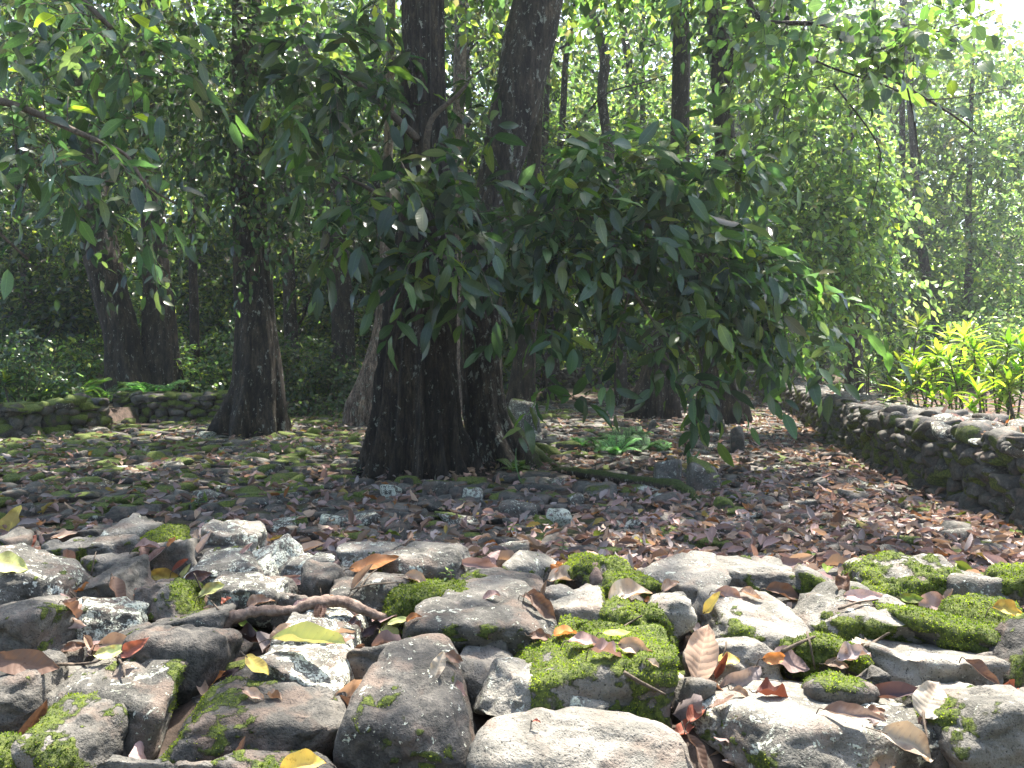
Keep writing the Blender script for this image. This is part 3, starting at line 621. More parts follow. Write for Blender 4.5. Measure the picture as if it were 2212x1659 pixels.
foliage(K, [(-7.2, 9.2, 8.8, 3, 2.2, 1.2, 1), (-5.2, 10.5, 9.4, 2.5, 2, 1.2, 1)], 420, .34, G_MIX, 118, T_LO, 8, .9, .4, .2, M_LEAFS, shade_ok, .02, (), M_TWIG, "high_crown")
# overhanging round-leaved bough at upper right
foliage((lambda r: r)((R_("gnarled")[0], None)), [vball(1750, 60, 8.3, 140, 60, .5, .9), vball(1950, 70, 8.0, 130, 60, .5, .9), vball(1850, 140, 8.1, 150, 60, .4, .7), vball(1640, 30, 8.6, 90, 60, .4, .7), vball(1700, 220, 8.6, 60, 70, .3, .35), vball(1640, 300, 8.8, 30, 60, .3, .2), vball(2000, 20, 8, 120, 40, .4, .6)],
        125, .17, G_BRIGHT, 109, T_ROUND, 5, .45, .25, .5, limbs=[(at(1690, -120, 17), at(1700, 40, 8.8), .08, .03)], lmat=M_BARK, name="bough_foliage")
acc = Acc(); rg = np.random.default_rng(77)
for P_, r0, r1 in (([(1600, -60), (1640, 40), (1740, 50), (1800, 62), (1850, 130), (1960, 190), (2060, 250), (2110, 290)], .032, .008), ([(1850, 128), (1920, 100), (2050, 60), (2150, 20)], .014, .005),
                   ([(1960, 190), (1975, 260), (1985, 340), (1995, 380)], .010, .004), ([(1800, 180), (1890, 300), (1900, 360), (1880, 450)], .010, .004), ([(1690, 60), (1760, 130), (1900, 180), (2010, 215), (2180, 190)], .015, .004), ([(1740, 50), (1700, 180), (1690, 330)], .009, .003)):
    V, Fs = tube([at(u, v, 8.4 + .05 * q_) for q_, (u, v) in enumerate(P_)], np.linspace(r0, r1, len(P_)), 7, None, .15, int(rg.integers(99))); acc.add(V, Fs, moss=0)
acc.mk("overhanging_branch", M_BARK, R_("gnarled")[0])
# the pale leafy tree right of the floor
p0 = gnd(1850, 850, .6); p0[1] = 18.5; p0[0] = at(1850, 800, 18.5)[0]; acc = Acc()
V, Fs = tube([(p0[0], p0[1], .2), (p0[0] - .1, p0[1], 2.5), (p0[0] - .3, p0[1] + .1, 5), (p0[0], p0[1], 9)], [.25, .17, .14, .08], 16, 40, .15, 3); acc.add(V, Fs, moss=.2)
tp = empty("broadleaf_tree", (p0[0], p0[1], .5), "light green tree drooping to the wall in full sun, right of the gnarled tree", "tree"); acc.mk("trunk", M_BARK2, tp)
foliage((tp, None), [vball(1740, 300, 17.5, 150, 120, 1.2), vball(1800, 480, 17, 150, 130, 1.2), vball(1700, 560, 16.5, 130, 120, 1.0, .9), vball(1850, 620, 16.8, 120, 80, 1.0), vball(1740, 690, 16, 110, 50, .8, .8), vball(1880, 570, 16.5, 80, 50, .6, .7), vball(1700, 150, 18, 130, 110, 1.2, .9), vball(1830, 380, 17.3, 110, 120, 1), vball(1650, 420, 17.5, 90, 130, 1, .8), vball(1800, 180, 18, 110, 90, 1, .5)],
        1500, .20, G_BRIGHT, 110, T_MED, 6, .6, .6, .5, mat=M_LEAFS)

# ---------------------------------------------------------------- the wood behind: trees made in six kinds and copied
def bush_balls(rg, cx, cy, z0, z1, r, n):
    return [(cx + rg.normal() * r * .55, cy + rg.normal() * r * .5, rg.uniform(z0, z1), rg.uniform(.5, 1.0) * r * .6, rg.uniform(.5, 1) * r * .5, rg.uniform(.4, .8) * r * .5, 1) for _ in range(n)]
protos = []
for v_ in range(6):
    rg = np.random.default_rng(300 + v_); H = rg.uniform(13, 17); bright = v_ >= 3
    root = empty("forest_tree", (0, 0, 0), "x", "tree"); acc = Acc(); lf = Acc()
    V, Fs = tube([(0, 0, -.4), (rg.normal() * .2, 0, H * .25), (rg.normal() * .4, rg.normal() * .3, H * .5), (rg.normal() * .5, 0, H * .95)], [.26, .17, .13, .04], 12, 30, .15, v_); acc.add(V, Fs, moss=.2)
    balls = bush_balls(rg, 0, 0, .8, H, 3.0, 30)
    for b in balls[:14]: limb(acc, (0, 0, max(.5, b[2] - 1.5)), b[:3], .05, .015, rg, .1, 5, 6)
    lf = crown_cloud(balls, 900 if bright else 1500, .30 if bright else .27, G_BRIGHT if bright else np.concatenate([G_MIX * .7, G_DARK * .7, G_MIX]), rg, T_LO, 8, .8, acc, .4, .3, .05)
    acc.mk("trunk", M_BARK2, root); lf.mk("crown", M_LEAFS, root); protos.append(root)
rg = np.random.default_rng(41); spots = []
for x in np.arange(-25, 6, 3.3): spots.append((x, 30.5 + rg.normal() * 1.0, 0))
for x in np.arange(-32, 12, 3.6): spots.append((x, 40 + rg.normal() * 1.2, 1))
for x in np.arange(8.5, 30, 3.2): spots.append((x + 3, 30 + (x - 8) * .15 + rg.normal() * .8, 2))
for x in np.arange(4, 38, 4.0): spots.append((x, 43 + rg.normal() * 1.5, 3))
for x in np.arange(-34, 36, 4.6): spots.append((x, 50 + rg.normal() * 1.5, 4))
desc = ["leafy tree at the near edge of the dark wood behind the left side", "leafy tree in the second row of the wood behind the centre", "sunlit hazy tree on the bright slope behind the ti plants",
        "sunlit tree further up the slope at the right", "tree in the farthest row of the wood, seen through gaps"]
grp = ["trees at the near edge of the wood", "trees in the second row of the wood", "sunlit trees behind the ti plants", "trees further up the right slope", "trees of the farthest row"]
usedp = set()
for i_, (x, y, r_) in enumerate(spots):
    kind = (i_ * 2 + r_) % 3 + (3 if r_ >= 2 else 0)
    o = protos[kind] if kind not in usedp else copy_tree(protos[kind]); usedp.add(kind)
    o.location = (x, y, float(gh(x, y))); s_ = rg.uniform(.85, 1.15) * (1.15 if r_ == 4 else 1); o.scale = (s_, s_, s_); o.rotation_euler = (0, 0, rg.uniform(0, 6.28))
    o["label"] = desc[r_]; o["group"] = grp[r_]
# ---------------------------------------------------------------- undergrowth
def shrub_proto(seed, r, pal, size, n, tpls=T_LO):
    rg = np.random.default_rng(seed); root = empty("shrub", (0, 0, 0), "x", "shrub"); acc = Acc()
    for q_ in range(7): limb(acc, (rg.normal() * .1, rg.normal() * .1, -.1), (rg.normal() * r * .6, rg.normal() * r * .6, rg.uniform(.6, 1.3) * r), .02, .006, rg, .1, 5, 5)
    balls = bush_balls(rg, 0, 0, .2 * r, 1.25 * r, r, 9); lf = crown_cloud(balls, n, size, pal, rg, tpls, 6, .45, acc, .4, .3, .03); acc.mk("stems", M_TWIG, root); lf.mk("foliage", M_LEAFS, root); return root
sp_ = [shrub_proto(1, 1.3, G_MIX, .16, 330), shrub_proto(2, 1.5, G_DARK, .18, 330), shrub_proto(3, 1.4, G_BRIGHT, .17, 360)]
rg = np.random.default_rng(52); us = set()
SH = [(x, 19 + rg.uniform(0, 1.5) + (0 if x < -10 else 4.5), 0) for x in np.arange(-16, -4.5, 1.5)] + [(x, 26 + rg.normal() * .5, 1) for x in np.arange(-18, -4.5, 2.0)] + \
     [(x, 39.5 + rg.normal() * .4, 2) for x in np.arange(-5, 10, 2.2)] + [(x, 26.5 + rg.normal() * .8, 3) for x in np.arange(13.0, 26, 1.8)] + [(x, 23.0 + rg.normal() * .5, 3) for x in np.arange(14.5, 22, 2.0)]
sdes = ["leafy shrub growing just behind the left stone wall", "dark shrub under the trees well behind the left wall", "bright shrub growing on top of the distant terrace", "sunlit shrub at the foot of the bright slope behind the ti plants"]
for i_, (x, y, r_) in enumerate(SH):
    kind = 2 if r_ >= 2 else (i_ % 2)
    o = sp_[kind] if kind not in us else copy_tree(sp_[kind]); us.add(kind)
    o.location = (x, y, float(gh(x, y))); s_ = rg.uniform(.7, 1.2); o.scale = (s_,) * 3; o.rotation_euler = (0, 0, rg.uniform(0, 6.28)); o["label"] = sdes[r_]; o["group"] = sdes[r_].replace("shrub", "shrubs", 1)

rg = np.random.default_rng(66); lf = crown_cloud([(x, y, z, 3, 2.2, 2, 1) for x in np.arange(-14, 15, 3.5) for (y, z) in ((-6, 2.0), (-6.5, 5.0))], 900, .42, G_MIX, rg, T_LO, 8, .9, None, .4, .3)  # unseen leaves behind the camera, added to cut sky light on camera-side faces
tag(lf.mk("wood", M_LEAFS), "unseen leaf mass added behind the viewpoint to hold back sky light", "wood", None, "stuff")

rg = np.random.default_rng(67); lf = crown_cloud([(x, 60 + rg.uniform(-3, 6), z, 5, 3, 4, 1) for x in np.arange(-48, 34, 6) for z in (8, 14, 20, 25, 29)], 8000, .58, G_BRIGHT, rg, T_LO, 8, 1.6, None, .4, .3)
tag(lf.mk("far_wood", M_LEAFS), "far-off wooded slope closing the view behind all the trees", "wood", None, "stuff")
HZ = NT("haze"); hv = HZ.n("ShaderNodeVolumePrincipled"); hv.inputs["Color"].default_value = (.86, .93, 1, 1); hv.inputs["Density"].default_value = 0.0010; hv.inputs["Anisotropy"].default_value = 0.5
HZ.t.links.new(hv.outputs[0], HZ.out.inputs[1])
V = np.array([(x, y, z) for x in (-104, 104) for y in (-24, 114) for z in (-2, 34)]); mk("haze", V, np.array([(0, 1, 3, 2), (4, 6, 7, 5), (0, 4, 5, 1), (2, 3, 7, 6), (0, 2, 6, 4), (1, 5, 7, 3)]), HZ.m, smooth=False)["kind"] = "stuff"
# ---------------------------------------------------------------- the near wall top: every stone its own object
CR = {"A": (0.0, 1094.4), "B": (737.3, 1094.4), "C": (1474.6, 1094.4)}; CS = .3402
def cu(cr, x, y): a = CR[cr]; return a[0] + x * CS, a[1] + y * CS
def zfill(y): return .50 + .16 * sstep(1.6, 2.7, y)
# crop, cx, cy, w, h, roundness p, tone(dark 0 .. pale 1), lichen, moss, moss side (T top, F front, L, R), tilt, label
ST = [
("A",100,230,210,170,8,.2,.1,.6,"F",0,"dark stone with moss on its front, under the upright yellow leaf at the left edge"),
("A",500,190,340,110,9,.2,.0,.1,"T",0,"plain dark slab at the back of the rim, right of the yellow leaf"),
("A",835,180,280,220,12,.75,.5,.1,"T",20,"pale pointed stone with a triangular peak on the rim, left part"),
("A",580,245,590,140,9,.6,.4,.6,"F",0,"long flat pale slab with a mossy front edge below the triangular stone"),
("A",1090,225,240,160,7,.4,.1,.95,"T",0,"stone with a bright green mossy top behind the fallen pinkish leaves"),
("A",1180,275,290,210,13,.55,.1,.5,"F",-15,"tan pyramid stone whose front is dark with moss, near the left rim"),
("A",1485,205,340,220,12,.55,.75,.35,"R",12,"lichen-streaked peaked stone, tallest on the left rim"),
("A",1400,290,270,140,8,.1,.1,.6,"F",0,"small dark mossy stone wedged beneath the lichen-streaked peak"),
("A",1765,305,350,230,10,.6,.95,.2,"L",-22,"stone thickly crusted in white lichen, sloping down to the left"),
("A",1955,360,330,170,8,.4,.8,.4,"F",0,"flat white-flecked stone right of the thickly crusted one"),
("A",280,440,600,340,9,.35,.7,.35,"R",0,"broad flat boulder spotted with pale lichen at the left edge"),
("A",720,365,300,150,8,.35,.3,.5,"F",0,"low stone between the broad spotted boulder and the mossy-fronted slab"),
("A",800,465,390,240,10,.35,.25,.3,"L",-10,"brownish tilted stone next to the bright yellow leaf"),
("A",1440,395,440,190,9,.55,.7,.4,"R",0,"flat lichened stone right of the bright yellow leaf"),
("A",1110,580,420,230,8,.25,.45,.7,"R",0,"dark stone with white lichen on top and moss hanging on both sides"),
("A",1600,545,460,220,8,.35,.75,.25,"L",0,"domed grey stone flecked with lichen above the dry branch"),
("A",1910,590,290,130,7,.35,.6,.2,"F",0,"small low stone just behind the dry branch's middle"),
("A",2050,465,280,200,7,.15,.4,.5,"F",0,"dark stone with scattered white flecks behind the branch"),
("A",235,760,520,410,10,.22,.25,.55,"R",0,"big squarish dark boulder with a mossy right flank at the left edge"),
("A",740,690,420,210,9,.5,.95,.15,"F",0,"pale grey-green lichen stone beside the squarish dark boulder"),
("A",1130,740,600,230,8,.15,.4,.45,"L",0,"long low dark stone behind the round black boulder"),
("A",1190,915,540,390,3.2,.0,.0,.32,"T",0,"smooth round blackish boulder left of the dark purple leaves"),
("A",2060,790,450,250,9,.35,.9,.2,"F",0,"stone covered in fine lichen directly beneath the dry branch"),
("A",2000,1035,540,330,12,.40,.9,.12,"F",0,"grey-green faceted stone with fine speckled lichen under the curled green leaf"),
("A",1640,1085,250,200,5,.2,.3,.2,"T",0,"small rounded stone under the spotted yellow leaf"),
("A",170,1180,390,360,6,.25,.3,.4,"R",0,"smooth slate-dark stone at the left edge below the brown arched leaf"),
("A",800,1185,920,460,6,.42,.6,.5,"R",8,"large boulder with white crust and a deep black gap beneath it"),
("A",1640,1380,1060,400,6,.16,.25,.55,"L",4,"long dark boulder whose left end is thick with moss"),
("A",450,1510,650,440,7,.40,.15,.65,"T",0,"pinkish mossy boulder in the lower left corner"),
("A",1000,1660,620,230,9,.5,.2,.35,"T",0,"flat grey stone on the bottom edge between the mossy boulders"),
("A",1720,1660,820,200,9,.12,.2,.3,"T",0,"dark flat stone on the bottom edge under the long boulder"),
("A",40,1610,230,260,5,.1,.1,1.0,"T",0,"wholly mossy stone in the extreme lower left corner"),
("B",170,320,350,160,9,.55,.7,.4,"F",0,"flat stone with lichen on the rim, left of the long dark-faced one"),
("B",555,365,540,240,9,.5,.6,.45,"F",0,"long rim stone with a pale top and a dark overhanging face"),
("B",1195,395,330,190,10,.85,.6,.7,"F",0,"bright block with yellow-green moss on its corner, middle of the rim"),
("B",1620,405,370,180,10,.85,.5,.9,"T",0,"bright squared block with a mossy top behind the upright stub of wood"),
("B",235,520,490,240,9,.3,.55,.4,"F",0,"dark angular stone under the orange and yellow leaf blade"),
("B",65,440,170,130,7,.4,.6,.1,"F",0,"small flecked stone left of the orange leaf blade"),
("B",980,510,570,210,4,.12,.1,.55,"L",0,"dark pitted loaf-shaped stone with moss on its left end"),
("B",565,600,430,210,7,.3,.5,1.0,"T",0,"stone capped in thick bright moss at the right end of the dry branch"),
("B",905,745,870,390,4.5,.38,.55,.5,"F",0,"large smooth domed boulder with patches of moss and pale crust, centre"),
("B",1415,575,290,140,8,.6,.6,.3,"F",0,"small grey block below the cream leaf"),
("B",1540,650,400,230,9,.85,.6,.5,"R",-8,"bright angular stone with a mossy right side, centre right"),
("B",1835,615,230,150,9,.55,.0,.05,"T",15,"small plain tan stone under the ribbed cream leaf"),
("B",2060,690,290,290,7,.85,.6,.45,"L",0,"bright standing stone right of the rough mossy cluster"),
("B",1870,770,350,250,3.5,.4,.5,.9,"T",0,"rough knobbly stone overgrown with yellow moss"),
("B",2145,475,520,270,10,.6,.6,.2,"L",0,"large pale rim boulder with sloping sides right of the ribbed cream leaf"),
("B",920,890,210,120,4,.15,.05,.0,"T",0,"small dark pebble leaning on the front of the large domed boulder"),
("B",365,945,550,190,9,.18,.1,.5,"T",0,"flat dark slab behind the big speckled black boulder"),
("B",920,1030,480,250,4.5,.45,.35,.2,"F",-6,"smooth brownish stone dotted with tiny pale spots"),
("B",1225,1175,740,450,14,.80,.7,.25,"L",16,"pale flat-faced slab with a sharp right-hand corner, centre bottom"),
("B",1590,1150,940,590,10,.42,.4,.85,"T",14,"wide sloping boulder sheeted in bright moss, right of the sharp-cornered slab"),
("B",455,1330,850,700,5.5,.10,.55,.5,"F",0,"biggest blackish boulder with pale rosettes of lichen and a mossy foot"),
("B",1470,1600,1260,480,5,.72,.3,.15,"L",5,"huge smooth pinkish tan boulder in the middle of the bottom edge"),
("B",1610,800,440,140,8,.5,.2,1.0,"T",0,"flat stone wholly covered in yellow-green moss behind the lime leaf"),
("B",1790,530,320,150,8,.6,.2,1.0,"T",0,"mossy flat stone between the wood stub and the ribbed leaf"),
("C",400,455,520,210,10,.5,.3,.6,"F",0,"rim boulder with a smooth tan top and a mossy undercut, right part"),
("C",815,470,290,220,9,.45,.2,.8,"F",10,"small rim stone shaggy with dark moss on its face"),
("C",1355,465,590,270,8,.7,.6,.95,"F",0,"broad rim boulder with a pale crest and green mossy face"),
("C",1795,515,440,230,6,.75,.6,.2,"R",8,"pale rounded rim stone just right of the broad mossy one"),
("C",2110,520,260,230,4,.3,.1,1.0,"T",0,"rounded stone entirely under moss at the right edge of the rim"),
("C",445,755,650,350,9,.85,.5,.7,"F",0,"flat-topped bright boulder with moss hanging on its front, right of centre"),
("C",1110,710,750,310,9,.80,.6,.7,"F",0,"wide flat bright boulder next to the glowing moss mound"),
("C",1205,550,180,100,6,.35,.0,.0,"T",0,"small brown pebble in front of the broad mossy rim boulder"),
("C",1620,800,630,290,4,.4,.1,1.15,"T",0,"glowing green moss mound, the largest cushion of moss"),
("C",1835,700,340,180,5,.4,.1,1.05,"T",0,"second moss-covered stone just behind the large glowing mound"),
("C",2075,890,310,390,4,.08,.1,.75,"T",0,"tall dark mossy boulder at the right edge"),
("C",880,930,450,170,5,.4,.1,1.15,"T",0,"low cushion of bright moss left of the pale angular boulder"),
("C",1490,1020,700,390,12,.85,.5,.35,"F",6,"pale angular boulder with a lit top and dark undercut, lower right"),
("C",260,970,560,330,8,.90,.4,.1,"T",0,"very bright boulder behind the fan of dried leaves"),
("C",45,1150,240,220,9,.45,.0,.0,"T",0,"small plain brown block just left of the large grey curled leaf"),
("C",940,1195,410,340,3.6,.15,.4,.75,"T",0,"round mossy dark boulder right of the yellow leaf"),
("C",1160,1105,150,200,8,.32,.0,.0,"T",0,"small upright brown stone beside the round mossy boulder"),
("C",820,1470,1440,520,7,.75,.7,.45,"L",14,"longest pale boulder on the bottom edge, falling away to the right"),
("C",1900,1420,720,640,7,.55,.3,.55,"L",-8,"massive boulder in the lower right corner with a mossy left flank"),
("C",1340,1390,280,220,10,.5,.1,.1,"T",0,"grey wedge stone sunk behind the pale twisted leaf"),
("C",1850,955,160,110,7,.6,.3,.2,"T",0,"small pale stone peeping out under the glowing moss mound"),
("C",2145,1170,110,120,7,.5,.2,.2,"T",0,"small tan stone at the right edge above the corner boulder"),
]
BIAS = {"T": (0, 0, 1), "F": (0, -1, -.25), "L": (-.9, -.2, .25), "R": (.9, -.2, .25)}
TV, TFq, TU = leaf_tpl(3, 2, .5, 0, .25)
def moss_tufts(parent, V, Fa, nn, ms, rg, dens, size, name="moss"):
    a, b, c = V[Fa[:, 0]], V[Fa[:, 1]], V[Fa[:, 2]]; ar = np.linalg.norm(np.cross(b - a, c - a), axis=1) / 2
    fm = ms[Fa].mean(1); fm = np.where(fm > .25, fm ** 1.6, 0); nf = nn[Fa].mean(1)
    vis = (nf[:, 1] < .55)
    pr = ar * fm * vis; T = pr.sum()
    if T < 1e-4: return
    n = int(min(T * dens, 11000));  
    if n < 20: return
    k_ = rg.choice(len(Fa), n, p=pr / T); r1, r2 = np.sqrt(rg.random(n)), rg.random(n)
    P_ = a[k_] * (1 - r1)[:, None] + b[k_] * (r1 * (1 - r2))[:, None] + c[k_] * (r1 * r2)[:, None]; N_ = nf[k_]
    X_ = N_ * .7 + rg.normal(size=(n, 3)) * .75; Zn = rg.normal(size=(n, 3)) + N_
    pal = np.array([(.038, .058, .008), (.09, .12, .016), (.165, .20, .028), (.27, .29, .045), (.14, .12, .05)])
    cl = vnoise(P_ * 14, 5) * .5 + .5; q = np.clip((cl * 4 + rg.normal(size=n) * .8), 0, 3).astype(int); q[rg.random(n) < .06] = 4
    ac = Acc(); scatter(ac, [(TV, TFq, TU)], P_ - N_ * size * .2, X_, Zn, size * rg.uniform(.5, 1.4, n) * (.55 + .55 * fm[k_]), pal[q], rg); ac.mk(name, M_MOSS, parent)
BV, BF, nb = [], [], 0
def add_bvh(V, Fc):
    global nb
    BV.extend(V.tolist())
    for f in (Fc if isinstance(Fc, list) else [Fc]): BF.extend((f + nb).tolist())
    nb += len(V)
rg = np.random.default_rng(9)
STONES = []
for i_, (cr, cx, cyy, W_, H_, p_, tone, lich, moss, side, tilt, lab) in enumerate(ST):
    u, vt = cu(cr, cx, cyy - H_ / 2); _, vb = cu(cr, cx, cyy + H_ * .56)
    zf = .6; lich = lich * .86
    for _ in range(6): g_ = gnd(u, vb, zf); zf = float(zfill(g_[1]))
    d0 = g_[1]; Wm = W_ * CS * d0 / F * 1.24
    Dm = Wm * (1.0 if H_ / W_ > .5 else .85); Dm = min(Dm, .52)
    for _ in range(8):
        zt = at(u, vt, d0 + Dm * .45)[2]
        if zt - zf < .05 + .10 * Wm: Dm *= .82
    Hm = max(zt - zf, .04); bot = zf - Hm * .55 - .03
    c_ = np.array([at(u, (vt + vb) / 2, d0 + Dm / 2)[0], d0 + Dm / 2 - .01, (zt + bot) / 2]); dims = np.array([Wm / 2, Dm / 2 + .02, (zt - bot) / 2])
    sub = 5 if W_ > 330 else 4
    sr = np.random.default_rng(1000 + i_)
    V, Fa = stone_shape(sub, sr, p=p_ * (2.2 if p_ > 7 else 1.5), npl=4 if p_ < 5 else 6, box=.7 if p_ > 5 else .15, rough=.04 if p_ < 6 else .085, tilt=tilt, seed=i_)
    V = V * dims; nn = vnormals(V, Fa); sc_ = 1.0
    V += nn * (fbm(V * 16 + i_, 4, i_, .6) * .012 - .012 * sstep(.12, .0, np.abs(fbm(V * 6 + i_ * 2, 3, i_ + 9))) + fbm(V * 80 + i_, 2, i_) * .0022)[:, None]
    V = V @ rotm('Z', sr.uniform(-.15, .15)).T + c_
    nn = vnormals(V, Fa); bi = np.array(BIAS[side]); bi = bi / np.linalg.norm(bi)
    raw = moss * 1.25 - (1.0 if side == 'F' else .93) + (nn @ bi) * .40 + fbm(V * 9 + i_, 3, i_ + 3, .6) * .8 + fbm(V * 42 + i_, 3, i_ + 4, .7) * .55 - .25 * (nn[:, 2] < -.3)
    ms = sstep(-.12, .45, raw)
    V = V + nn * (ms * (.004 + .012 * (moss > .85)) * (1 + .8 * fbm(V * 55, 3, 8)))[:, None]
    root = empty("boulder" if W_ > 330 else "stone", (c_[0], c_[1], zf), lab, "stone")
    mk("rock", V, Fa, M_STONE, root, dict(moss=ms, tone=np.full(len(V), tone), lich=np.full(len(V), lich)))
    moss_tufts(root, V, Fa, nn, ms, sr, 55000, .0065 if cyy > 600 else .007)
    add_bvh(V, Fa); STONES.append((V, Fa))
# rubble between them
P, FQ = sheet(-3.2, 4.2, .9, 3.75, .045)
zz = zfill(P[:, 1]) - .07 + .07 * fbm(np.c_[P * 6, P[:, :1] * 0], 4, 2); zz = np.where(P[:, 1] > 3.35, zz - (P[:, 1] - 3.35) * 1.8, zz); zz = np.where((abs(P[:, 0] - .5) > 3.6), zz - .2, zz)
V = np.c_[P, zz]; mk("wall_fill", V, FQ, M_SOIL, None)["kind"] = "structure"; add_bvh(V, FQ)
ac = Acc(); rg = np.random.default_rng(4)
for _ in range(620):
    x, y = rg.uniform(-2.9, 3.4), rg.uniform(1.2, 3.55)
    s_ = rg.uniform(.03, .13); V, Fa = stone_shape(3, rg, p=rg.uniform(5, 12), npl=7, rough=.06, seed=int(rg.integers(1e5)))
    V = V * [s_, s_ * rg.uniform(.6, 1), s_ * rg.uniform(.4, .8)] @ rotm('Z', rg.uniform(0, 6)).T + [x, y, float(zfill(y)) - .085 - max(0, y - 3.3) * 1.4]
    nn = vnormals(V, Fa); ac.add(V, Fa, moss=sstep(.1, .8, nn[:, 2] * .4 + fbm(V * 8, 3) * .7 + rg.uniform(-.3, .3)), tone=float(rg.uniform(.0, .6)), lich=float(rg.uniform(0, .6)))
o = ac.mk("rubble", M_STONE); tag(o, "small dark stones packed into the gaps between the sunlit boulders", "rubble", None, "stuff")
V, Fc, _, _ = ac.get(); add_bvh(V, Fc)
# back face of this wall, seen only from the side
wall("stone_wall", "inner face of the near wall, below the sunlit rim stones", [(4.3, 3.42), (-4.5, 3.62)], .5, lambda x, y: 0.0, .46, 1, .26, 71, .4, ends=(False, False)) if False else None
BVH = BVHTree.FromPolygons(BV, BF)
def hit(u, v):
    r = ray(u, v); h_ = BVH.ray_cast(Vector((0, 0, CZ)), Vector(r))
    if h_[0] is None: q = gnd(u, v, .1); return q, np.array([0, 0, 1.0])
    return np.array(h_[0]), np.array(h_[1])
# ---------------------------------------------------------------- fallen leaves one can tell apart
TAN, BRN, DRK, PNK, YEL, YGR, CRM, ORG, RED, LIM, GRY = (.33, .235, .17), (.17, .105, .075), (.050, .034, .038), (.30, .205, .185), (.50, .38, .09), (.38, .40, .15), (.60, .51, .40), (.42, .18, .06), (.22, .075, .05), (.28, .40, .06), (.27, .225, .215)
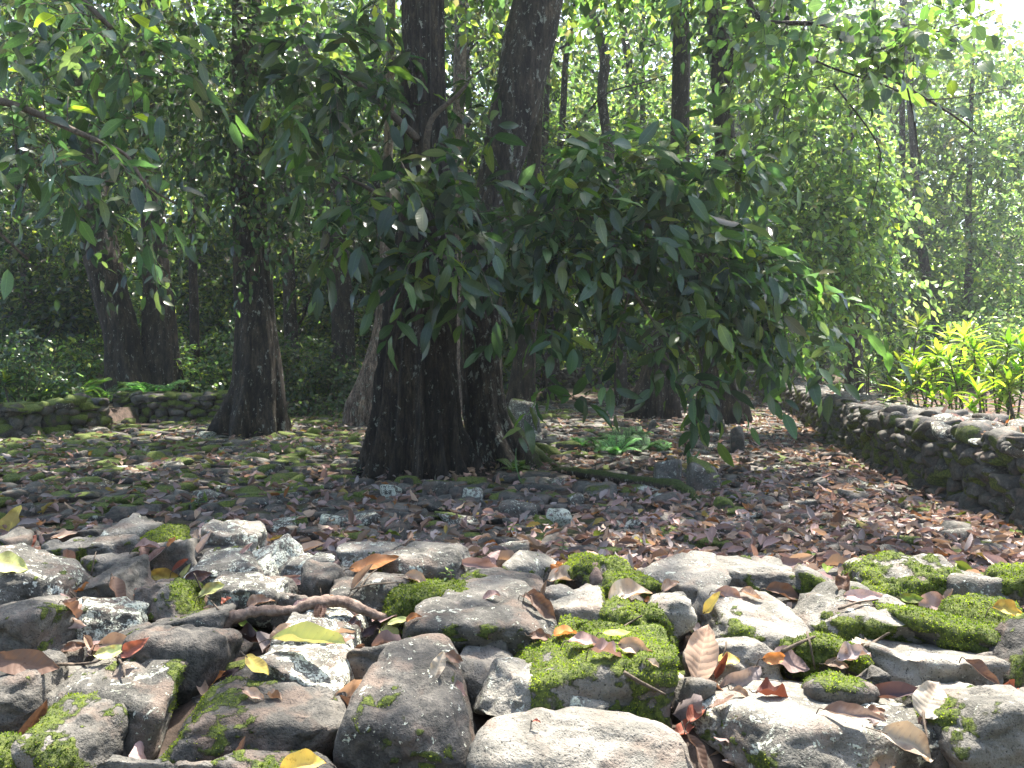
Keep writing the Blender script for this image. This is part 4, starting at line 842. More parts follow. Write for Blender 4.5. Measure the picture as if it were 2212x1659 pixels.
# crop, cx, cy, length(px), direction in the picture (deg, 0 right, 90 away), lift/tilt towards upright 0..1, template, colour, label
LV = [
("A",100,95,235,80,.9,"R",YEL,"big round yellow leaf with brown spots standing upright at the left edge"),
("A",90,375,220,10,.1,"R",YGR,"yellow-green leaf with a pink torn side lying on the broad spotted boulder"),
("A",200,985,390,-5,.5,0,BRN,"arched reddish brown leaf with its stalk, left edge"),
("A",240,1350,340,75,.8,2,BRN,"curled brown leaf standing in the dark gap at lower left"),
("A",960,255,160,20,.3,1,PNK,"pinkish leaf curled below the tan pyramid stone"),
("A",900,300,150,-15,.1,3,PNK,"pink dry leaf lying flat at the end of the mossy-fronted slab"),
("A",1000,340,130,60,.3,2,PNK,"crumpled pinkish leaf between the slab and the yellow leaf"),
("A",1165,380,120,50,.5,2,RED,"small red-brown rolled leaf above the bright yellow leaf"),
("A",1075,435,220,-10,.2,1,YEL,"bright yellow leaf with a wavy edge in the left middle"),
("A",1200,410,90,60,.7,0,YGR,"narrow green-yellow blade beside the bright yellow leaf"),
("A",1280,435,160,20,.3,3,DRK,"dark purple leaf tucked beside the bright yellow leaf"),
("A",1375,525,170,35,.4,3,YGR,"cream and yellow crinkled leaf on a long stalk"),
("A",750,540,220,-20,.2,3,BRN,"large lobed brown leaf pointing left, below the brownish tilted stone"),
("A",460,655,150,10,.1,4,BRN,"torn brown leaf right of the squarish dark boulder, upper one"),
("A",515,725,140,-40,.3,3,GRY,"torn grey-brown leaf right of the squarish dark boulder, lower one"),
("A",770,850,220,15,.5,1,TAN,"arched tan leaf leaning by the round black boulder"),
("A",885,880,190,40,.4,3,RED,"glossy red-brown crumpled leaf against the round black boulder"),
("A",745,935,230,0,.2,0,YGR,"yellow and green leaf under a curved twig"),
("A",590,875,150,-45,.3,2,TAN,"slim pale rolled leaf left of the arched tan one"),
("A",500,890,150,40,.2,3,BRN,"dull brown leaf in the hollow right of the squarish boulder"),
("A",1670,605,190,30,.5,1,TAN,"round tan leaf above the left end of the dry branch"),
("A",1600,860,270,20,.4,4,DRK,"big shrivelled dark purple leaf right of the round black boulder"),
("A",1530,770,160,20,.1,3,DRK,"dark purple leaf under the left end of the branch"),
("A",1800,800,200,70,.8,1,TAN,"tall tan leaf standing under the dry branch"),
("A",1650,770,120,80,.8,2,TAN,"small tan blade standing left of the tall tan leaf"),
("A",1650,1025,240,-45,.3,0,YEL,"yellow leaf with brown specks sloping between two stones"),
("A",1950,905,440,-5,.2,2,YGR,"long wavy green-yellow leaf draped over the speckled faceted stone"),
("A",1400,1080,180,45,.7,1,ORG,"orange-brown pointed leaf below the round black boulder"),
("A",1480,1070,170,60,.5,3,DRK,"dull violet leaf behind the orange-brown pointed one"),
("A",1620,1190,170,-10,.2,3,TAN,"tan scalloped leaf behind the long dark boulder, left one"),
("A",1765,1200,120,0,.2,4,TAN,"small tan scalloped leaf behind the long dark boulder, right one"),
("A",1950,1620,300,20,.3,1,YEL,"big pale yellow leaf at the bottom edge left of the blackish boulder"),
("A",1870,445,160,20,.3,2,PNK,"narrow pink arched leaf on the flat white-flecked stone"),
("A",430,205,160,5,.1,0,TAN,"pale narrow leaf on the dark slab at the left rim"),
("A",225,230,110,80,.6,3,RED,"reddish dry leaf with a stalk right of the mossy-front stone"),
("A",310,170,110,10,.2,3,BRN,"brown leaf behind the stone under the upright yellow leaf"),
("A",1100,225,80,70,.7,3,ORG,"tiny orange curled leaf on the mossy top stone"),
("A",1450,600,60,60,.3,4,RED,"small red torn leaf at the tip of the dry branch"),
("A",2130,590,120,10,.3,1,TAN,"small tan leaf propped behind the branch's bend"),
("A",1560,280,90,70,.5,2,PNK,"pinkish curled leaf left of the crusted stone"),
("B",210,400,300,12,.2,0,ORG,"orange and yellow leaf blade lying along a dark stone"),
("B",150,470,180,50,.3,2,TAN,"narrow tan leaf crossing below the orange blade"),
("B",490,470,190,-25,.5,1,TAN,"arched tan leaf with a pale rib behind the moss-capped stone"),
("B",840,390,240,10,.3,2,PNK,"long pale curled leaf behind the loaf-shaped stone"),
("B",965,565,130,30,.3,1,PNK,"small reddish leaf on the left shoulder of the loaf-shaped stone"),
("B",1230,590,170,-15,.2,3,BRN,"brown shadowed leaf right of the loaf-shaped stone"),
("B",1270,640,240,-40,.4,3,BRN,"crumpled rust-coloured leaf between the domed boulder and bright angular stone"),
("B",1440,470,280,12,.2,1,CRM,"brilliant cream leaf curled on the bright block"),
("B",1365,395,110,60,.7,4,ORG,"crumpled orange-tan leaf on the bright mossy-cornered block"),
("B",1270,540,110,80,.6,2,TAN,"small tan rolled leaf under the brilliant cream one"),
("B",1830,550,330,25,.5,1,CRM,"large ribbed cream leaf arching like a fan"),
("B",2080,500,160,40,.6,1,TAN,"pale tan ribbed leaf right end of the fan leaf"),
("B",1950,600,90,20,.3,3,ORG,"small orange leaf under the ribbed cream leaf"),
("B",1725,835,180,-5,.1,0,LIM,"lime green pointed leaf lying on moss"),
("B",1430,800,180,25,.4,1,ORG,"golden folded leaf on the right end of the domed boulder"),
("B",1270,835,170,5,.2,3,BRN,"red-brown folded leaf just left of the golden one"),
("B",1560,880,260,5,.05,3,PNK,"flat pale violet leaf spread above the mossy sloping boulder"),
("B",1680,930,200,-10,.05,4,PNK,"faded pinkish leaf scrap lying on the mossy slope"),
("B",1870,895,240,-20,.4,3,TAN,"rolled tan leaf near the upper end of the mossy slope"),
("B",1975,985,90,-30,.3,1,CRM,"small white leaf tip at the top of the mossy slope"),
("B",325,825,190,-20,.4,"R",YGR,"oval yellow-green leaf with a brown patch left of the domed boulder"),
("B",370,740,140,10,.2,0,YGR,"small green-tan leaf just under the end of the dry branch"),
("B",470,705,110,30,.5,1,ORG,"small golden curled leaf left of the domed boulder"),
("B",190,790,130,60,.5,3,DRK,"glossy dark brown leaf under the dry branch, right part"),
("B",90,760,120,0,.2,4,DRK,"black shrivelled leaf under the dry branch"),
("B",100,900,170,40,.3,3,BRN,"brown curled leaf above the flat dark slab"),
("B",620,1000,200,75,.7,3,CRM,"pale crumpled leaf standing between the black boulder and the dotted stone"),
("B",710,960,140,0,.3,3,BRN,"thin brown leaf right of the pale crumpled one"),
("B",60,1180,420,28,.25,3,TAN,"very large tan veined leaf left of the blackish boulder"),
("B",750,1150,150,-50,.3,3,PNK,"dull pink rolled leaf in the crack right of the blackish boulder"),
("B",1230,1372,60,0,.2,3,RED,"tiny red leaf scrap under the sharp-cornered slab"),
("C",90,900,430,82,.6,1,TAN,"huge pale fan-like dry leaf standing before the very bright boulder"),
("C",340,1100,390,38,.45,3,GRY,"large grey-brown curled leaf beside the brown block"),
("C",215,990,170,70,.7,2,RED,"thin red-brown upright leaf behind the large grey curled one"),
("C",285,975,150,10,.2,"R",YEL,"pale yellow spotted leaf behind the large grey curled one"),
("C",640,1100,260,62,.5,"R",YEL,"bright yellow pointed leaf left of the round mossy boulder"),
("C",670,990,260,-20,.4,"R",PNK,"rounded brown-grey leaf behind the bright yellow pointed one"),
("C",560,950,170,5,.4,3,ORG,"vivid orange leaf with a yellow edge"),
("C",80,1300,210,50,.4,1,RED,"bright rust-orange leaf at the left of the longest pale boulder"),
("C",25,1400,200,40,.3,3,RED,"dark red curled leaf below the rust-orange one"),
("C",30,1540,260,-70,.5,2,BRN,"long brown drooping leaf in the crack between the two bottom boulders"),
("C",240,1265,170,5,.1,0,BRN,"thin brown leaf on the upper edge of the longest pale boulder"),
("C",560,1190,230,-5,.3,4,RED,"dark red shrivelled leaf under the yellow pointed one"),
("C",360,1190,130,-40,.4,1,TAN,"small golden leaf under the grey curled one"),
("C",640,565,260,-20,.4,1,BRN,"rich brown curled leaf in the gap behind the flat bright boulders"),
("C",430,560,160,-15,.3,1,TAN,"tan leaf left of the rich brown curled one"),
("C",280,560,200,-10,.3,3,PNK,"mauve leaf at the foot of the rim boulder"),
("C",1000,490,170,70,.7,4,BRN,"crumpled brown leaf standing between two rim stones"),
("C",1110,580,220,-10,.1,0,PNK,"flat mauve leaf on the back of the wide flat boulder"),
("C",1410,575,150,5,.2,0,LIM,"lime leaf on the rear edge of the wide flat boulder"),
("C",1565,610,230,20,.4,"R",PNK,"rounded pink-brown leaf with clear veins above the glowing mound"),
("C",2030,660,230,-5,.4,3,YEL,"yellow leaf with red stripes near the right edge"),
("C",2140,640,90,0,.3,0,BRN,"small brown leaf at the right frame edge above the striped one"),
("C",1060,940,230,15,.3,4,GRY,"dried grey-tan leaf cluster over the low moss cushion"),
("C",1110,870,120,40,.6,4,CRM,"small cream curled leaf on the low moss cushion"),
("C",960,1010,160,-10,.2,3,TAN,"tan leaf end behind the round mossy boulder"),
("C",1555,1200,290,52,.6,"R",CRM,"pale oval leaf standing against the pale angular boulder"),
("C",1400,1490,430,-20,.25,1,CRM,"long whitish leaf with holes lying over the longest boulder"),
("C",1290,1250,370,-28,.3,2,DRK,"long purple-brown curled leaf right of the round mossy boulder"),
("C",1040,1345,330,-22,.15,2,GRY,"narrow grey folded leaf below the round mossy boulder"),
("C",1850,1050,210,-58,.4,2,BRN,"brown rolled leaf right of the pale angular boulder"),
("C",2025,1125,140,0,.3,4,RED,"dark red curled leaf in the hollow at the right edge"),
("C",1480,1340,120,60,.5,3,PNK,"pinkish bit of leaf below the pale oval one"),
("C",1200,1310,160,10,.1,3,BRN,"dull brown leaf in the hollow under the round mossy boulder"),
("C",200,620,190,8,.1,0,YEL,"yellow leaf lying at the back of the flat-topped bright boulder"),
("C",1230,1360,140,30,.1,4,GRY,"greyish leaf scrap beside the grey wedge stone"),
]
rg = np.random.default_rng(88)
for i_, (cr, cx, cyy, L_, ang, up_, tp_, col, lab) in enumerate(LV):
    u, v = cu(cr, cx, cyy); h_, n_ = hit(u, v); d_ = h_[1]; L = L_ * CS * d_ / F
    if ang in range(60, 100) and up_ < .5: L *= 1.2
    a = math.radians(ang); n_ = n_ if n_[2] > .2 else np.array([0, -.3, 1.0])
    Xf = np.array([math.cos(a), math.sin(a), 0.]); Xf -= n_ * (Xf @ n_); Xf /= np.linalg.norm(Xf)
    Xu = np.array([math.cos(a), .1, math.sin(a)]); X_ = Xf * (1 - up_) + Xu * up_; X_ /= np.linalg.norm(X_)
    N_ = n_ * (1 - up_ * .8) + np.array([.2 * rg.normal(), -1.0, .5]) * up_; N_ -= X_ * (N_ @ X_); N_ /= np.linalg.norm(N_)
    Y_ = np.cross(N_, X_); R = np.stack([X_, Y_, N_], -1)
    if tp_ == "R": tv, tf, tu = leaf_tpl(14, 9, .68, .12, .12, .05, seed=i_, blunt=.7, cup=.2, twist=rg.normal() * .15)
    else:
        wd, fo, cu_, wv, tw_, cp_ = [(.42, .25, -.18, .05, .1, .1), (.46, .35, .22, .07, -.3, .6), (.30, .9, -.25, .06, .5, .5), (.46, .15, .15, .11, .4, .5), (.55, .1, .1, .17, -.9, .9)][tp_]
        tv, tf, tu = leaf_tpl(16, 9, wd, fo, cu_, wv, seed=i_ * 1.7, blunt=.85, cup=cp_, twist=tw_)
    tv = tv.copy(); tv[:, 0] -= .5; zc = tv[:, 2] - tv[:, 2].mean()
    V = (tv * L) @ R.T; V += rg.normal() * 0
    V += np.array([fbm(V * 30 + i_, 2, i_)] * 3).T * .006
    # rest on what is under it
    V += h_ + n_ * (.006 + .10 * L * (1 - up_) ) - np.array([0, .02 + .12 * L * up_, 0]) * 1.0
    w_ = np.array(col) * rg.uniform(1.0, 1.4); pat = sstep(.05, .35, fbm(tu @ np.diag([3, 1.2]) @ np.array([[1, 0, 0], [0, 1, 0]]) + i_ * 3.1, 3, i_))
    C_ = w_[None] * (1 - pat[:, None] * .55) + np.array((.12, .055, .03))[None] * pat[:, None] * .55
    root = empty("fallen_leaf", h_, lab, "leaf")
    mk("blade", V, tf, M_DRY, root, dict(Col=C_), None, tu)
    e0 = V[tu[:, 0] == 0].mean(0); dx = e0 - V[tu[:, 0] > .2][:9].mean(0); dx /= np.linalg.norm(dx) + 1e-9
    Vs, Fs = tube([e0 - dx * L * .1, e0, e0 + dx * L * .10, e0 + dx * L * .2 + [0, 0, -.01 + .02 * rg.normal()]], [.0012, .0016, .0014, .0016], 5, 10)
    mk("stalk", Vs, Fs, M_TWIG, root, dict(moss=np.zeros(len(Vs))))
# ---------------------------------------------------------------- dry branch and twigs
def lay(cr_pts, r, lift=.0):
    P_ = []
    for j_, (cr, x, y) in enumerate(cr_pts): q, n_ = hit(*cu(cr, x, y)); P_.append(q)
    P_ = np.array(P_); return P_
br = [("A", 1400, 795), ("A", 1490, 700), ("A", 1640, 665), ("A", 1860, 655), ("A", 2030, 605), ("B", 20, 610), ("B", 140, 660), ("B", 260, 700), ("B", 390, 715)]
ds = np.linspace(2.42, 2.52, len(br)); P_ = np.array([at(*cu(*b), d_) for b, d_ in zip(br, ds)])
rt = empty("dry_branch", P_[4] - [0, 0, .05], "bent dry brown branch lying across the boulders left of the centre", "branch")
V, Fs = tube(P_, [.015, .019, .015, .016, .019, .018, .015, .012, .004], 16, 110, .55, 5); mk("stick", V, Fs, M_WOOD, rt, dict(moss=np.zeros(len(V))))
for (u0, v0, u1, v1, s_) in ((2030, 620, 2010, 760, 1), (2050, 630, 2040, 750, 2)):
    a_, b_ = at(*cu("A", u0, v0), 2.44), at(*cu("A", u1, v1), 2.40); X_ = b_ - a_; L = np.linalg.norm(X_); R = frames(X_[None], np.array([[.3 * s_, -1., .2]]))[0]
    tv, tf, tu = leaf_tpl(12, 5, .35, .8, .1, .12, seed=s_ * 3, cup=.6, twist=.8); V = (tv * L) @ R.T + a_; mk("bark_scrap", V, tf, M_DRY, rt, dict(Col=np.tile((.16, .10, .08), (len(V), 1))), None, tu)
a_ = at(*cu("B", 1620, 520), 2.82); rs = empty("wood_stub", a_, "short knobbly pale stub of wood standing behind the cream leaf", "branch")
V, Fs = tube([a_ + [0, 0, -.05], at(*cu("B", 1625, 470), 2.84), at(*cu("B", 1615, 420), 2.87), at(*cu("B", 1610, 365), 2.9)], [.024, .026, .018, .012], 16, 40, .6, 8); mk("stick", V, Fs, M_WOOD, rs, dict(moss=np.zeros(len(V))))
TWG = [([("A", 380, 1000), ("A", 500, 1000), ("A", 620, 985), ("A", 690, 945), ("A", 760, 960), ("A", 800, 1030), ("A", 802, 1080)], .0045, "curved dark twig arching over the large white-crusted boulder"),
       ([("A", 1240, 425), ("A", 1290, 530), ("A", 1350, 600), ("A", 1400, 655)], .003, "fine reddish stalk sloping down to the dry branch's tip"),
       ([("A", 460, 540), ("A", 500, 580), ("A", 545, 590), ("A", 540, 610)], .003, "tiny curly pale twig beside the broad spotted boulder"),
       ([("B", 1790, 1050), ("B", 1900, 1115), ("B", 2050, 1190)], .0055, "straight grey twig lying on the mossy slope"),
       ([("B", 1710, 812), ("B", 1800, 755), ("B", 1905, 692)], .0038, "reddish stalk running from the lime leaf up the knobbly stone"),
       ([("B", 20, 600), ("B", 100, 540), ("B", 180, 440), ("B", 230, 400)], .0035, "slender tan stalk below the orange leaf blade"),
       ([("B", 60, 530), ("B", 200, 495), ("B", 400, 480)], .003, "thin brown stalk across the dark angular stone"),
       ([("C", 620, 920), ("C", 720, 870), ("C", 830, 825)], .006, "grey twig leaning over the low moss cushion, left one"),
       ([("C", 780, 800), ("C", 800, 880), ("C", 830, 1030)], .004, "thin forked stalk crossing the low moss cushion"),
       ([("C", 1150, 890), ("C", 1220, 850), ("C", 1300, 800)], .005, "brown twig between the low moss cushion and the glowing mound"),
       ([("C", 980, 650), ("C", 1100, 610), ("C", 1230, 590)], .0045, "twig lying on top of the wide flat bright boulder"),
       ([("C", 1510, 1290), ("C", 1520, 1380), ("C", 1540, 1470)], .004, "thin stalk hanging under the pale oval leaf"),
       ([("C", 270, 860), ("C", 265, 900), ("C", 240, 960)], .003, "dark upright stalk above the large grey curled leaf"),
       ([("A", 590, 440), ("A", 610, 330), ("A", 620, 290)], .003, "dark grass-like stalk in front of the mossy-fronted slab")]
for pts_, r_, lab in TWG:
    P_ = lay(pts_, r_); P_ = P_ + [0, -.015, r_ * 3]; d_ = np.median(P_[:, 1]); P_ = np.array([at(*cu(*b), min(q[1], d_ + .06)) for b, q in zip(pts_, P_)]) + [0, -.012, .004]
    V, Fs = tube(P_, np.linspace(r_, r_ * .6, len(P_)), 7, None, .25, 3); o = mk("twig", V - 0, Fs, M_TWIG, None, dict(moss=np.zeros(len(V))), P_[0]); tag(o, lab, "twig")
def litter_color(n, rg):
    pal = np.array([TAN, BRN, PNK, PNK, GRY, TAN, GRY, PNK]); c_ = pal[rg.integers(0, len(pal), n)] * rg.uniform(.9, 2.3, (n, 1)); k_ = rg.random(n); c_[k_ < .045] = np.array(YEL) * .9; c_[k_ < .015] = np.array(LIM) * .7; c_[(k_ > .045) & (k_ < .06)] = ORG; return c_
# crumbs of litter down in the cracks
ac = Acc(); rg = np.random.default_rng(17); n = 900; P_ = np.c_[rg.uniform(-2.4, 2.8, n), rg.uniform(1.5, 3.4, n), np.zeros(n)]; P_[:, 2] = zfill(P_[:, 1]) - .03 + rg.normal(size=n) * .02
scatter(ac, T_DRY, P_, np.c_[rg.normal(size=(n, 2)), rg.normal(size=n) * .3], np.c_[rg.normal(size=(n, 2)) * .5, np.ones(n)], rg.uniform(.05, .14, n), litter_color(n, rg) * .8, rg)
tag(ac.mk("leaf_litter", M_DRY), "dull brown bits of leaf caught in the gaps between the sunlit boulders", "leaf litter", None, "stuff")

# ---------------------------------------------------------------- the paved floor
rg = np.random.default_rng(61); pts = []
def inside(x, y):
    xr = np.interp(y, RIGHT[:, 1], RIGHT[:, 0]); yl = np.interp(x, [-30, -14, -10, -9.3, -6.6, -5, -3], [13.3, 14.6, 15.8, 19.9, 20.6, 28.0, 29.5])
    return x < xr - .02 and (y < yl or x > -4)
y = 4.9
while y < 30:
    st = .30 + .012 * y; hw = y * .68 + 1.0; x = -hw
    while x < hw:
        px, py = x + rg.normal() * st * .25, y + rg.normal() * st * .25
        s_ = st * rg.uniform(.42, .92)
        if inside(px, py) and math.hypot(px - q1[0][0], py - 10.6) > .95 and math.hypot(px - q2[0][0], py - 11.4) > .45 and math.hypot(px - q3[0][0], py - 16.6) > .7: pts.append((px, py, s_))
        x += st * 1.02
    y += st * .72
pts.sort(key=lambda q: -(q[2] / q[1] ** 1.6)); npts = len(pts)
def floor_stone(x, y, s_, sub):
    V, Fa = stone_shape(sub, rg, p=rg.uniform(12, 26), npl=6, rough=.09, seed=int(rg.integers(1e6)))
    hh = rg.uniform(.035, .075) * (1 + (rg.random() < .12) * .8); dims = np.array([s_ * rg.uniform(.55, .8), s_ * rg.uniform(.38, .6), hh])
    V = V * dims @ (rotm('Z', rg.normal() * .6) @ rotm('X', rg.normal() * .09) @ rotm('Y', rg.normal() * .09)).T
    V[:, 2] += hh * .25; V += [x, y, float(gh(x, y))]
    nn = vnormals(V, Fa); left = sstep(2.0, -4.0, x - .15 * (y - 8)) * sstep(6, 10, y) + .35 * sstep(.25, .6, fbm(np.array([[x * .3, y * .3, 0]]), 3, 7)[0] + .5)
    ms = sstep(.25, .9, left * .42 + nn[:, 2] * .2 + fbm(V * 3.0, 4, 11) * 1.1 - .1 + rg.normal() * .22)
    V = V + nn * (ms * .008)[:, None]
    return V, Fa, ms, left
n_ind = 205; stuff = Acc(); FV = []
for i_, (x, y, s_) in enumerate(pts):
    if i_ < n_ind:
        V, Fa, ms, left = floor_stone(x, y, s_, 4)
        tone = float(rg.uniform(0, .35)); o = mk("paving_stone", V, Fa, M_STONE, None, dict(moss=ms, tone=np.full(len(V), tone), lich=np.full(len(V), float(np.clip(rg.normal() * .3 + .25, 0, .9)))), (x, y, 0))
        mm = ms.mean() > .35; s1 = "mossy" if mm else "bare dark"; s2 = "left" if x < -1.2 else "right" if x > 1.6 else "middle"; s3 = "just beyond the sunlit rim" if y < 6.6 else "farther back"
        lab = f"{s1} flat paving stone {s3}, picture's {s2}"; tag(o, lab, "stone", lab.replace("stone", "stones", 1))
    else:
        V, Fa, ms, left = floor_stone(x, y, s_, 3 if y < 13 else 2)
        stuff.add(V, Fa, moss=ms, tone=float(rg.uniform(0, .38)), lich=float(np.clip(rg.normal() * .3 + .2, 0, .9)))
o = stuff.mk("paving", M_STONE); tag(o, "flat stones paving the rest of the shaded floor, greener to the left", "paving", None, "stuff")
print("floor stones", npts)
# litter on the floor
n = 22000; Y = 4.6 + 25 * rg.random(n) ** 1.7; X = (rg.random(n) * 2 - 1) * (Y * .68 + .6)
dens = .55 + .45 * sstep(-3, 3, X - .1 * (Y - 8)) ; dens *= .6 + .5 * (fbm(np.c_[X * .6, Y * .6, Y * 0], 3, 31) + .3)
dens += .25 * sstep(9, 5, Y); xr = np.interp(Y, RIGHT[:, 1], RIGHT[:, 0]); dens += .8 * sstep(1.8, .2, xr - X)
kp = (rg.random(n) < dens) & np.array([inside(a_, b_) for a_, b_ in zip(X, Y)]); X, Y = X[kp], Y[kp]; n = len(X)
Z = gh(X, Y) + rg.uniform(.045, .10, n); S = rg.uniform(.06, .16, n); order = np.argsort(Y / S)
Xd = np.c_[rg.normal(size=(n, 2)), rg.normal(size=n) * .25]; Nd = np.c_[rg.normal(size=(n, 2)) * .45, np.ones(n)]; C_ = litter_color(n, rg)
near, rest = order[:230], order[230:]
ac = Acc(); scatter(ac, T_DRY, np.c_[X, Y, Z][rest], Xd[rest], Nd[rest], S[rest], C_[rest], rg); tag(ac.mk("leaf_litter", M_DRY), "pinkish brown fallen leaves strewn over the shaded paving", "leaf litter", None, "stuff")
for i_ in near:
    ac = Acc(); scatter(ac, T_DRY, np.c_[X, Y, Z][i_:i_ + 1], Xd[i_:i_ + 1], Nd[i_:i_ + 1], S[i_:i_ + 1], C_[i_:i_ + 1], rg); o = ac.mk("fallen_leaf", M_DRY, None, (X[i_], Y[i_], Z[i_]))
    cc = C_[i_]; nm = "yellow" if cc[0] > .4 and cc[1] > .3 else "green" if cc[1] > cc[0] else "dark" if cc.sum() < .25 else "pinkish brown"
    side = "left" if X[i_] < -1 else "right" if X[i_] > 1.6 else "middle"; lab = f"curled {nm} leaf fallen on the shaded paving, {side} of the picture"; tag(o, lab, "leaf", lab.replace("leaf", "leaves", 1))
# litter on the ground outside and on the wall top
n = 5200; X = rg.uniform(4.5, 24, n); Y = rg.uniform(7, 31, n); xr = np.interp(Y, RIGHT[:, 1], RIGHT[:, 0]); kp = X > xr + .1; X, Y, xr = X[kp], Y[kp], xr[kp]; n = len(X)
Z = np.where(X < xr + 1.3, .79 + gh(X, Y) * 0 + sstep(24, 37, Y) * .45, gh(X, Y) + .03); ac = Acc()
scatter(ac, T_DRY, np.c_[X, Y, Z], np.c_[rg.normal(size=(n, 2)), rg.normal(size=n) * .15], np.c_[rg.normal(size=(n, 2)) * .3, np.ones(n)], rg.uniform(.08, .17, n), litter_color(n, rg), rg)
tag(ac.mk("leaf_litter", M_DRY), "sunlit fallen leaves on the bank and wall top around the ti plants", "leaf litter", None, "stuff")

# ---------------------------------------------------------------- single blocks standing on the floor
BL = [(1132, 945, 80, 64, 12, .4, .6, .2, "large squared dark block with a pale top behind the leaning central tree"),
      (1450, 1056, 68, 50, 12, .35, .5, .25, "squared dark stone at the end of the long mossy root, left one of two"),
      (1527, 1066, 84, 60, 8, .35, .5, .30, "hump-shaped dark stone with a seedling before it, right of the squared one"),
      (1595, 979, 32, 46, 10, .3, .2, .3, "small upright slab stone in the clearing right of the ferns"),
      (1533, 938, 28, 34, 10, .3, .2, .3, "little upright stone at the foot of the gnarled tree"),
      (1558, 936, 28, 24, 8, .2, .3, .4, "low grey stone next to the little upright one"),
      (1408, 935, 22, 24, 10, .2, .3, .3, "tiny upright block just behind the ferns"),
      (1568, 1103, 48, 26, 5, .15, .1, .95, "round cushion of moss on a stone right of the root's end"),
      (1180, 985, 70, 24, 9, .1, .1, .8, "flat moss-topped slab right of the leaning tree's root"),
      (840, 1075, 50, 24, 9, .5, .8, .1, "pale lichened stone at the front foot of the central giant, left one"),
      (945, 1080, 70, 36, 9, .3, .4, .3, "grey angular stone at the front foot of the central giant, middle one"),
      (1022, 1086, 48, 28, 9, .6, .8, .1, "whitish angular stone at the front foot of the central giant, right one"),
      (1085, 1088, 60, 24, 5, .2, .1, .95, "low mossy hump right of the whitish angular stone"),
      (1245, 1098, 42, 28, 8, .3, .6, .2, "grey flecked stone standing up in front of the long mossy root"),
      (1210, 1130, 56, 26, 9, .35, .9, .1, "stone with white lichen patches before the long root, in the litter"),
      (720, 1140, 66, 26, 9, .3, .8, .1, "flat lichened stone in the shade behind the left rim"),
      (1230, 975, 60, 18, 7, .15, .1, .7, "thin mossy slab behind the root, next to the ferns")]
for i_, (u, vb, W_, H_, p_, tone, lich, moss, lab) in enumerate(BL):
    g_ = gnd(u, vb, .03); d0 = g_[1]; Wm = W_ * d0 / F; Hm = H_ * 1.3 * d0 / F; Dm = Wm * .75; sr = np.random.default_rng(500 + i_)
    V, Fa = stone_shape(4, sr, p=p_, npl=6, box=.7, rough=.05, seed=i_ + 40); V = V * [Wm / 2, Dm / 2, Hm * .62] @ rotm('Z', sr.uniform(-.3, .3)).T + [g_[0], d0 + Dm / 2, Hm * .42]
    nn = vnormals(V, Fa); ms = sstep(.1, .8, moss * 1.1 - .3 + nn[:, 2] * .35 + fbm(V * 5, 3, i_) * .8)
    o = mk("stone_block", V, Fa, M_STONE, None, dict(moss=ms, tone=np.full(len(V), tone), lich=np.full(len(V), lich)), (g_[0], d0 + Dm / 2, 0)); tag(o, lab, "stone")

# ---------------------------------------------------------------- ferns, seedlings, ti plants
G_FERN = np.array([(.13, .26, .10), (.18, .32, .12), (.10, .22, .09)])
T_FERN = [leaf_tpl(3, 2, .22, 0, .15)]
def fern(name, base, n, L, label, seed, pal=G_FERN, group=None):
    rg = np.random.default_rng(seed); lf, st_ = Acc(), Acc(); base = np.array(base)
    for q_ in range(n):
        a = q_ / n * 6.28 + rg.normal() * .3; l = L * rg.uniform(.6, 1.15); up = rg.uniform(.7, 1.3)
        dr = np.array([math.cos(a), math.sin(a), 0]); m = 26; t = np.linspace(0, 1, m); b_ = base + dr * .03
        P_ = b_ + dr[None] * (l * .62 * t ** 1.2)[:, None] + np.array([0, 0, 1]) * (l * (up * t * .75 - .50 * t ** 2.4))[:, None]
        T_ = np.gradient(P_, axis=0); T_ /= np.linalg.norm(T_, axis=1)[:, None]; sd_ = np.cross(T_, [0, 0, 1.]); sd_ /= np.linalg.norm(sd_, axis=1)[:, None] + 1e-9; nr = np.cross(sd_, T_)
        V, Fs = tube(P_[::5], np.linspace(.004, .001, len(P_[::5])), 4, 12); st_.add(V, Fs, moss=0)
        for s_ in (-1, 1):
            w_ = np.sin(np.pi * np.clip(t * .93 + .07, 0, 1)) ** .7 * l * .24
            for sub_ in range(1):
                scatter(lf, T_FERN, P_[3:], sd_[3:] * s_ + T_[3:] * .45 - nr[3:] * .1, nr[3:] + rg.normal(size=(m - 3, 3)) * .12, w_[3:] + .004, palette(pal, m - 3, rg, .01), rg)
            # second order: little leaflets along each pinna
            k_ = np.arange(3, m); X1 = (sd_[k_] * s_ + T_[k_] * .45); X1 /= np.linalg.norm(X1, axis=1)[:, None]
            for f_ in (.3, .55, .8):
                for s2 in (-1, 1):
                    scatter(lf, T_FERN, P_[k_] + X1 * (w_[k_] * f_)[:, None], X1 * .5 + T_[k_] * s2, nr[k_], w_[k_] * .36 + .005, palette(pal, len(k_), rg, .01), rg)
    root = empty(name, base, label, "fern", group); lf.mk("fronds", M_FERN, root); st_.mk("stems", M_TWIG, root); return root
for i_, (u, v, n, L, lab) in enumerate([(1345, 968, 13, .80, "tall bright fern clump in the middle of the clearing"), (1330, 985, 12, .6, "fern at the front of the clearing's tall clump"), (1300, 972, 10, .55, "feathery fern on the left side of the clearing's tall clump"), (1398, 975, 10, .55, "feathery fern on the right side of the clearing's tall clump"),
     (1255, 965, 9, .42, "small pale fern under the lowest hanging branch"), (1432, 975, 8, .35, "outermost little fern at the right of the clump"), (1375, 950, 9, .6, "fern at the back of the clearing's tall clump")]):
    fern("fern", gnd(u, v, .03), n, L, lab, 700 + i_)
